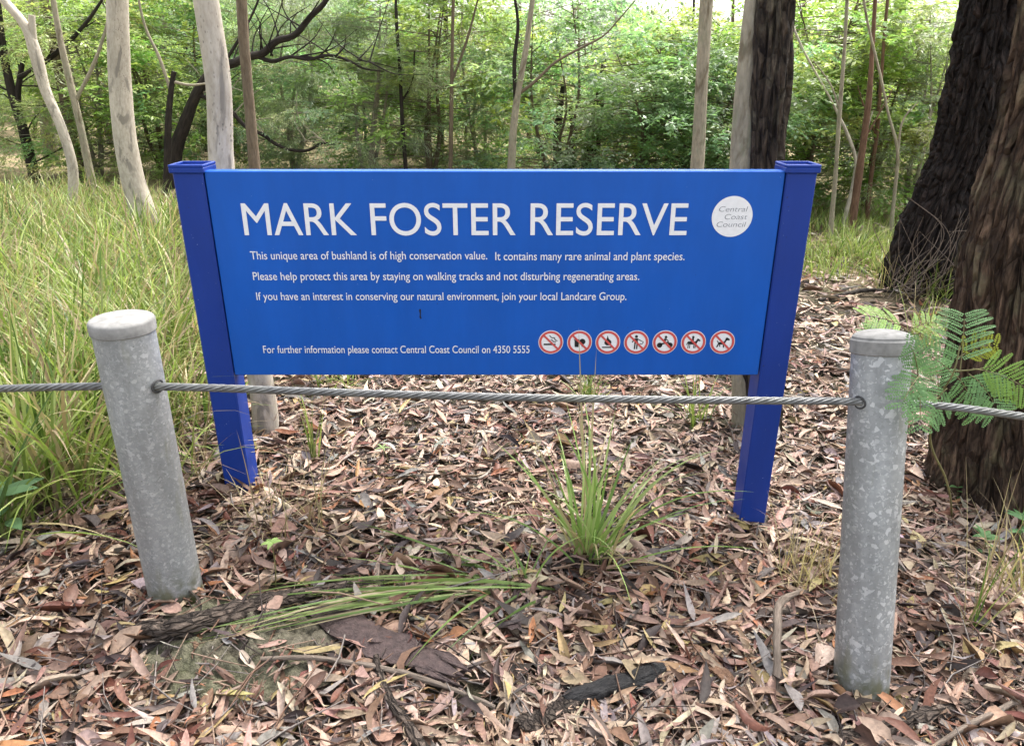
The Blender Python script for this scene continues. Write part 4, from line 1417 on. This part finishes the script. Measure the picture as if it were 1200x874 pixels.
stick('thin_stick', 'fawn stick behind the domed bollard running toward the right edge', [(1048, 652, 8), (1090, 660, 10), (1130, 668, 9), (1170, 680, 6)], M_twig, 'stick', .03)
stick('thin_stick', 'fine pale stick crossing the lower right corner', [(1085, 880, 5), (1130, 852, 6), (1200, 818, 6), (1260, 792, 5)], M_twig, 'stick', .06)
stick('thin_stick', 'dark stick lying behind the flat capped bollard', [(60, 668, 6), (110, 665, 8), (160, 662, 9), (240, 664, 6)], M_rot, 'stick', .03)
stick('thin_stick', 'long thin stick lying right of the upright tuft', [(738, 690, 3), (790, 686, 4), (850, 682, 4), (905, 690, 3)], M_twig, 'stick', .04)
stick('thin_stick', 'grey stick lying above the flattened sheaf', [(400, 640, 6), (450, 634, 7), (500, 634, 6), (545, 640, 4)], M_rot, 'stick', .03)
stick('dark_log', 'dark rotten log on the path left of the domed bollard cap', [(955, 436, 5), (975, 434, 9), (1000, 438, 9), (1020, 441, 5)], M_dark, 'log', .03, 10)
stick('thin_stick', 'dark stick on the path below the black leaning trunk', [(960, 352, 4), (990, 345, 5), (1020, 340, 5), (1045, 342, 3)], M_dark, 'stick', .04)

def slab(label, px, py, az, L, W, mat, seed, curl=.25, lift=.035, name='bark_slab'):
    p = on_ground(px, py)
    nu, nv = 40, 16
    u = np.linspace(-1, 1, nu); v = np.linspace(-1, 1, nv)
    U, Vv = np.meshgrid(u, v, indexing='ij')
    edge = .78 + .8 * (fbm(np.stack([U * 4, np.sign(Vv), 0 * U], -1), seed, 4) - .5)
    end = 1 + .5 * (vnoise(np.stack([Vv * 4, np.sign(U), 0 * U], -1), seed + 1) - .5)
    taper = np.sqrt(np.clip(1 - .75 * U ** 4, .05, 1))
    X = U * L / 2 * end
    Yy = Vv * W / 2 * edge * taper
    ca, sa = cos(az), sin(az)
    wx, wy = p[0] + X * ca - Yy * sa, p[1] + X * sa + Yy * ca
    Z = float(p[2]) + 0.5 * (gz(wx, wy) - float(p[2])) + lift - curl * (Yy ** 2) / W * 1.2 + .03 * (fbm(np.stack([X * 9, Yy * 14, 0 * X], -1), seed + 2, 4) - .5)
    top = np.stack([wx, wy, Z], -1)
    bot = top - [0, 0, .006]
    i = np.arange(nu - 1)[:, None] * nv; j = np.arange(nv - 1)[None]
    F = np.stack([i + j, i + nv + j, i + nv + j + 1, i + j + 1], -1).reshape(-1, 4)
    n0 = nu * nv
    rimi = np.r_[np.arange(nv), np.arange(1, nu) * nv + nv - 1, (nu - 1) * nv + np.arange(nv - 2, -1, -1), np.arange(nu - 2, 0, -1) * nv]
    r2_ = np.roll(rimi, -1)
    mb = MB()
    bc = np.stack([X, Yy, 0 * X], -1).reshape(-1, 3)
    mb.add(np.vstack([top.reshape(-1, 3), bot.reshape(-1, 3)]), np.vstack([F, F[:, ::-1] + n0, np.stack([rimi, rimi + n0, r2_ + n0, r2_], -1)]), None, np.vstack([bc, bc]))
    o = bpy.data.objects.new(name, mb.mesh(name, mat, True, p))
    COL.objects.link(o)
    o.location = tuple(p)
    return tag(o, label, 'bark')
slab('large purple brown bark slab lying below the flattened sheaf', 445, 762, radians(-28), .50, .14, M_slab, 3, lift=.05)
slab('small dark red bark slab right of the domed bollard', 1075, 632, radians(-12), .30, .09, M_rust, 5)
slab('dark reddish bark piece behind the fine straw right of the domed bollard', 1070, 668, radians(-6), .22, .07, M_slab, 8)
slab('rust red bark flake at the foot of the upright tuft', 655, 655, radians(-10), .20, .07, M_rust, 11, .3, .05)
slab('dark bark piece against the flattened sheaf above the slab', 350, 662, radians(-35), .24, .05, M_slab, 14, .3, .04)
slab('reddish bark strip lying left of the bent stick', 833, 790, radians(-55), .17, .06, M_rust, 17, .3, .045)
slab('grey curled bark sheet in the litter in front of the charred log', 640, 850, radians(30), .2, .07, M_rot, 19, .4, .05)

# dead twigs heaped at the ironbark
p = on_ground(1075, 350)
mb = MB()
for k in range(34):
    a = at_y(rng.uniform(1040, 1110), rng.uniform(320, 352), 6.3)
    b = at_y(1085 + rng.normal(0, 38), rng.uniform(225, 330), 6.25 + rng.normal(0, .12))
    m_ = (a + b) / 2 + rng.normal(0, .12, 3)
    tube(mb, [a, m_, b], [.004, .0028, .0012], 5, .06)
tw = mb.mesh('dead_brush', M_twig, True, p)
o = bpy.data.objects.new('dead_brush', tw)
COL.objects.link(o)
o.location = tuple(p)
tag(o, 'heap of thin grey dead twigs against the foot of the black leaning trunk', 'dead brush')

# ---------------------------------------------------------------- bipinnate wattle seedling and small seedlings
def frond(mb, stem, root, tip, n_pairs, plen, width_ref, col, droop=.03):
    """a rachis with pairs of feathery pinnae, each set with fine leaflets"""
    root, tip = np.asarray(root, float), np.asarray(tip, float)
    t = np.linspace(0, 1, 24)[:, None]
    ctl = (root + tip) / 2 + np.array([0, 0, droop])
    R = (1 - t) ** 2 * root + 2 * t * (1 - t) * ctl + t ** 2 * tip
    tube(stem, R[::4], np.linspace(.0018, .0008, len(R[::4])), 5, .02)
    Ls = np.linalg.norm(tip - root)
    nref = nrm(np.asarray(width_ref, float))
    P, D, N, LL, WW, TT = [], [], [], [], [], []
    for k in range(n_pairs):
        f = .18 + .80 * k / (n_pairs - 1)
        i = int(f * 23)
        T = nrm(R[min(i + 1, 23)] - R[max(i - 1, 0)])
        S = nrm(np.cross(T, nref))
        pl = .97 * plen * (.55 + .6 * math.sin(pi * min(1, .25 + f * .62)))
        for sgn_ in (-1, 1):
            d = nrm(S * sgn_ * .85 + T * .5 + rng.normal(0, .07, 3))
            m_ = int(pl / .0052)
            tt = np.linspace(.06, 1, m_)[:, None]
            pos = R[i] + d * tt * pl - nref * (tt ** 2) * pl * .22
            q = nrm(np.cross(d, nref))
            for s2 in (-1, 1):
                P.append(pos)
                D.append(np.repeat((q * s2 * .9 + d * .45)[None], m_, 0) + rng.normal(0, .08, (m_, 3)))
                N.append(np.repeat(nref[None], m_, 0) + rng.normal(0, .12, (m_, 3)))
                LL.append(.0115 * np.sin(pi * (0.15 + .8 * tt[:, 0])) ** .5)
                WW.append(np.full(m_, .0056))
                TT.append(np.repeat(np.asarray(col)[None] * rng.uniform(.85, 1.15), m_, 0))
    leaves(mb, np.concatenate(P), np.concatenate(D), np.concatenate(N), np.concatenate(LL), np.concatenate(WW), np.concatenate(TT), .05)

ws = on_ground(1118, 603)
w = thing('wattle_seedling', ws, 'feathery green wattle seedling growing beside the domed bollard and over the wire rope', 'seedling')
GF = A([.15, .27, .115]); GB = A([.20, .32, .08])
stem = MB()
main = [ws - [0, 0, .03], at_y(1108, 560, 2.33), at_y(1090, 510, 2.2), at_y(1100, 465, 2.12), at_y(1118, 435, 2.08), at_y(1125, 405, 2.1)]
tube(stem, main, [.004, .0038, .0035, .003, .0026, .002], 7, .02)
tube(stem, [main[3], at_y(1085, 475, 2.05), at_y(1075, 440, 1.84)], [.003, .0024, .0018], 6, .02)
tube(stem, [main[4], at_y(1150, 432, 2.06), at_y(1165, 428, 2.04)], [.0024, .002, .0015], 6, .02)
cv = A([-.25, -1.0, .55])
FR = [((1125, 436, 2.08), (1130, 368, 2.16), 7, .085, GF), ((1118, 440, 2.08), (1072, 412, 2.16), 7, .06, GF * 1.15), ((1140, 432, 2.06), (1212, 462, 2.0), 8, .07, GB), ((1135, 438, 2.06), (1168, 480, 2.02), 7, .08, GF * 1.1),
      ((1110, 455, 2.1), (1085, 490, 2.05), 6, .07, GF * 1.2), ((1078, 440, 1.84), (1056, 476, 1.76), 6, .050, GF), ((1076, 450, 1.83), (1078, 502, 1.77), 6, .045, GF * 1.2), ((1076, 440, 1.84), (1064, 402, 1.78), 5, .036, GF * .8),
      ((1120, 440, 2.08), (1145, 488, 2.05), 6, .06, GF), ((1122, 420, 2.1), (1168, 405, 2.12), 5, .05, A([.30, .33, .05])),
      ((1100, 462, 2.12), (1095, 425, 2.2), 6, .06, GF * 1.1)]
for a, b, k, pl, col in FR:
    mb = MB()
    frond(mb, stem, at_y(*a), at_y(*b), k, pl, cv + rng.normal(0, .25, 3), col)
    mb.obj('frond', M_frond, w)
stem.obj('stem', M_stem, w)
ws2 = on_ground(1062, 420)
w = thing('wattle_seedling', ws2, 'small feathery seedling with pale fronds behind the domed bollard cap', 'seedling')
stem = MB()
tube(stem, [ws2 - [0, 0, .03], at_y(1062, 400, 3.5), at_y(1060, 385, 3.45)], [.004, .003, .002], 6, .02)
for a, b, k, pl, col in (((1062, 386, 3.45), (1014, 370, 3.4), 8, .10, GB * 1.2), ((1060, 390, 3.45), (1018, 392, 3.4), 8, .09, GF * 1.1), ((1064, 388, 3.45), (1100, 378, 3.45), 6, .08, GB), ((1062, 392, 3.45), (1098, 398, 3.4), 6, .07, A([.24, .30, .05]))):
    mb = MB()
    frond(mb, stem, at_y(*a), at_y(*b), k, pl, A([0, -.6, 1.0]), col)
    mb.obj('frond', M_frond, w)
stem.obj('stem', M_stem, w)

def seedling(px, py, h, n, L, W, label, col, spread=.03):
    p = on_ground(px, py)
    t = thing('seedling', p, label, 'seedling')
    st, mb = MB(), MB()
    top = p + [rng.normal(0, .01), rng.normal(0, .01), h]
    tube(st, [p - [0, 0, .02], (p + top) / 2 + [.006, 0, 0], top], [.0025, .002, .0012], 6, .01)
    for k in range(n):
        a = 2 * pi * k / n * 1.0 + rng.normal(0, .2)
        f = 1.0 if k < 5 else rng.uniform(.35, .95)
        b = p + (top - p) * f
        tip = b + np.array([cos(a) * L, sin(a) * L, L * rng.uniform(-.1, .35)])
        blade_to(mb, b, tip, W, .01, col * rng.uniform(.85, 1.2), 7)
    st.obj('stem', M_stem, t)
    mb.obj('foliage', M_frond, t)
seedling(322, 690, .17, 5, .035, .016, 'tiny seedling with a star of five green leaves near the left post foot', A([.22, .32, .10]))
seedling(20, 640, .20, 7, .13, .05, 'broad leaved green seedling at the left edge below the wire rope', A([.14, .25, .12]))
seedling(1192, 640, .12, 9, .08, .028, 'low green seedling at the right edge below the stringy trunk', A([.11, .22, .09]))
seedling(1150, 655, .10, 8, .06, .022, 'low green seedling behind the tall dry straw tuft', A([.12, .23, .09]))
seedling(1120, 590, .08, 7, .05, .02, 'small green seedling at the foot of the wattle seedling stem', A([.13, .24, .09]))
seedling(455, 545, .08, 5, .04, .008, 'tiny upright green sprig in the litter under the middle of the sign', A([.2, .28, .1]))
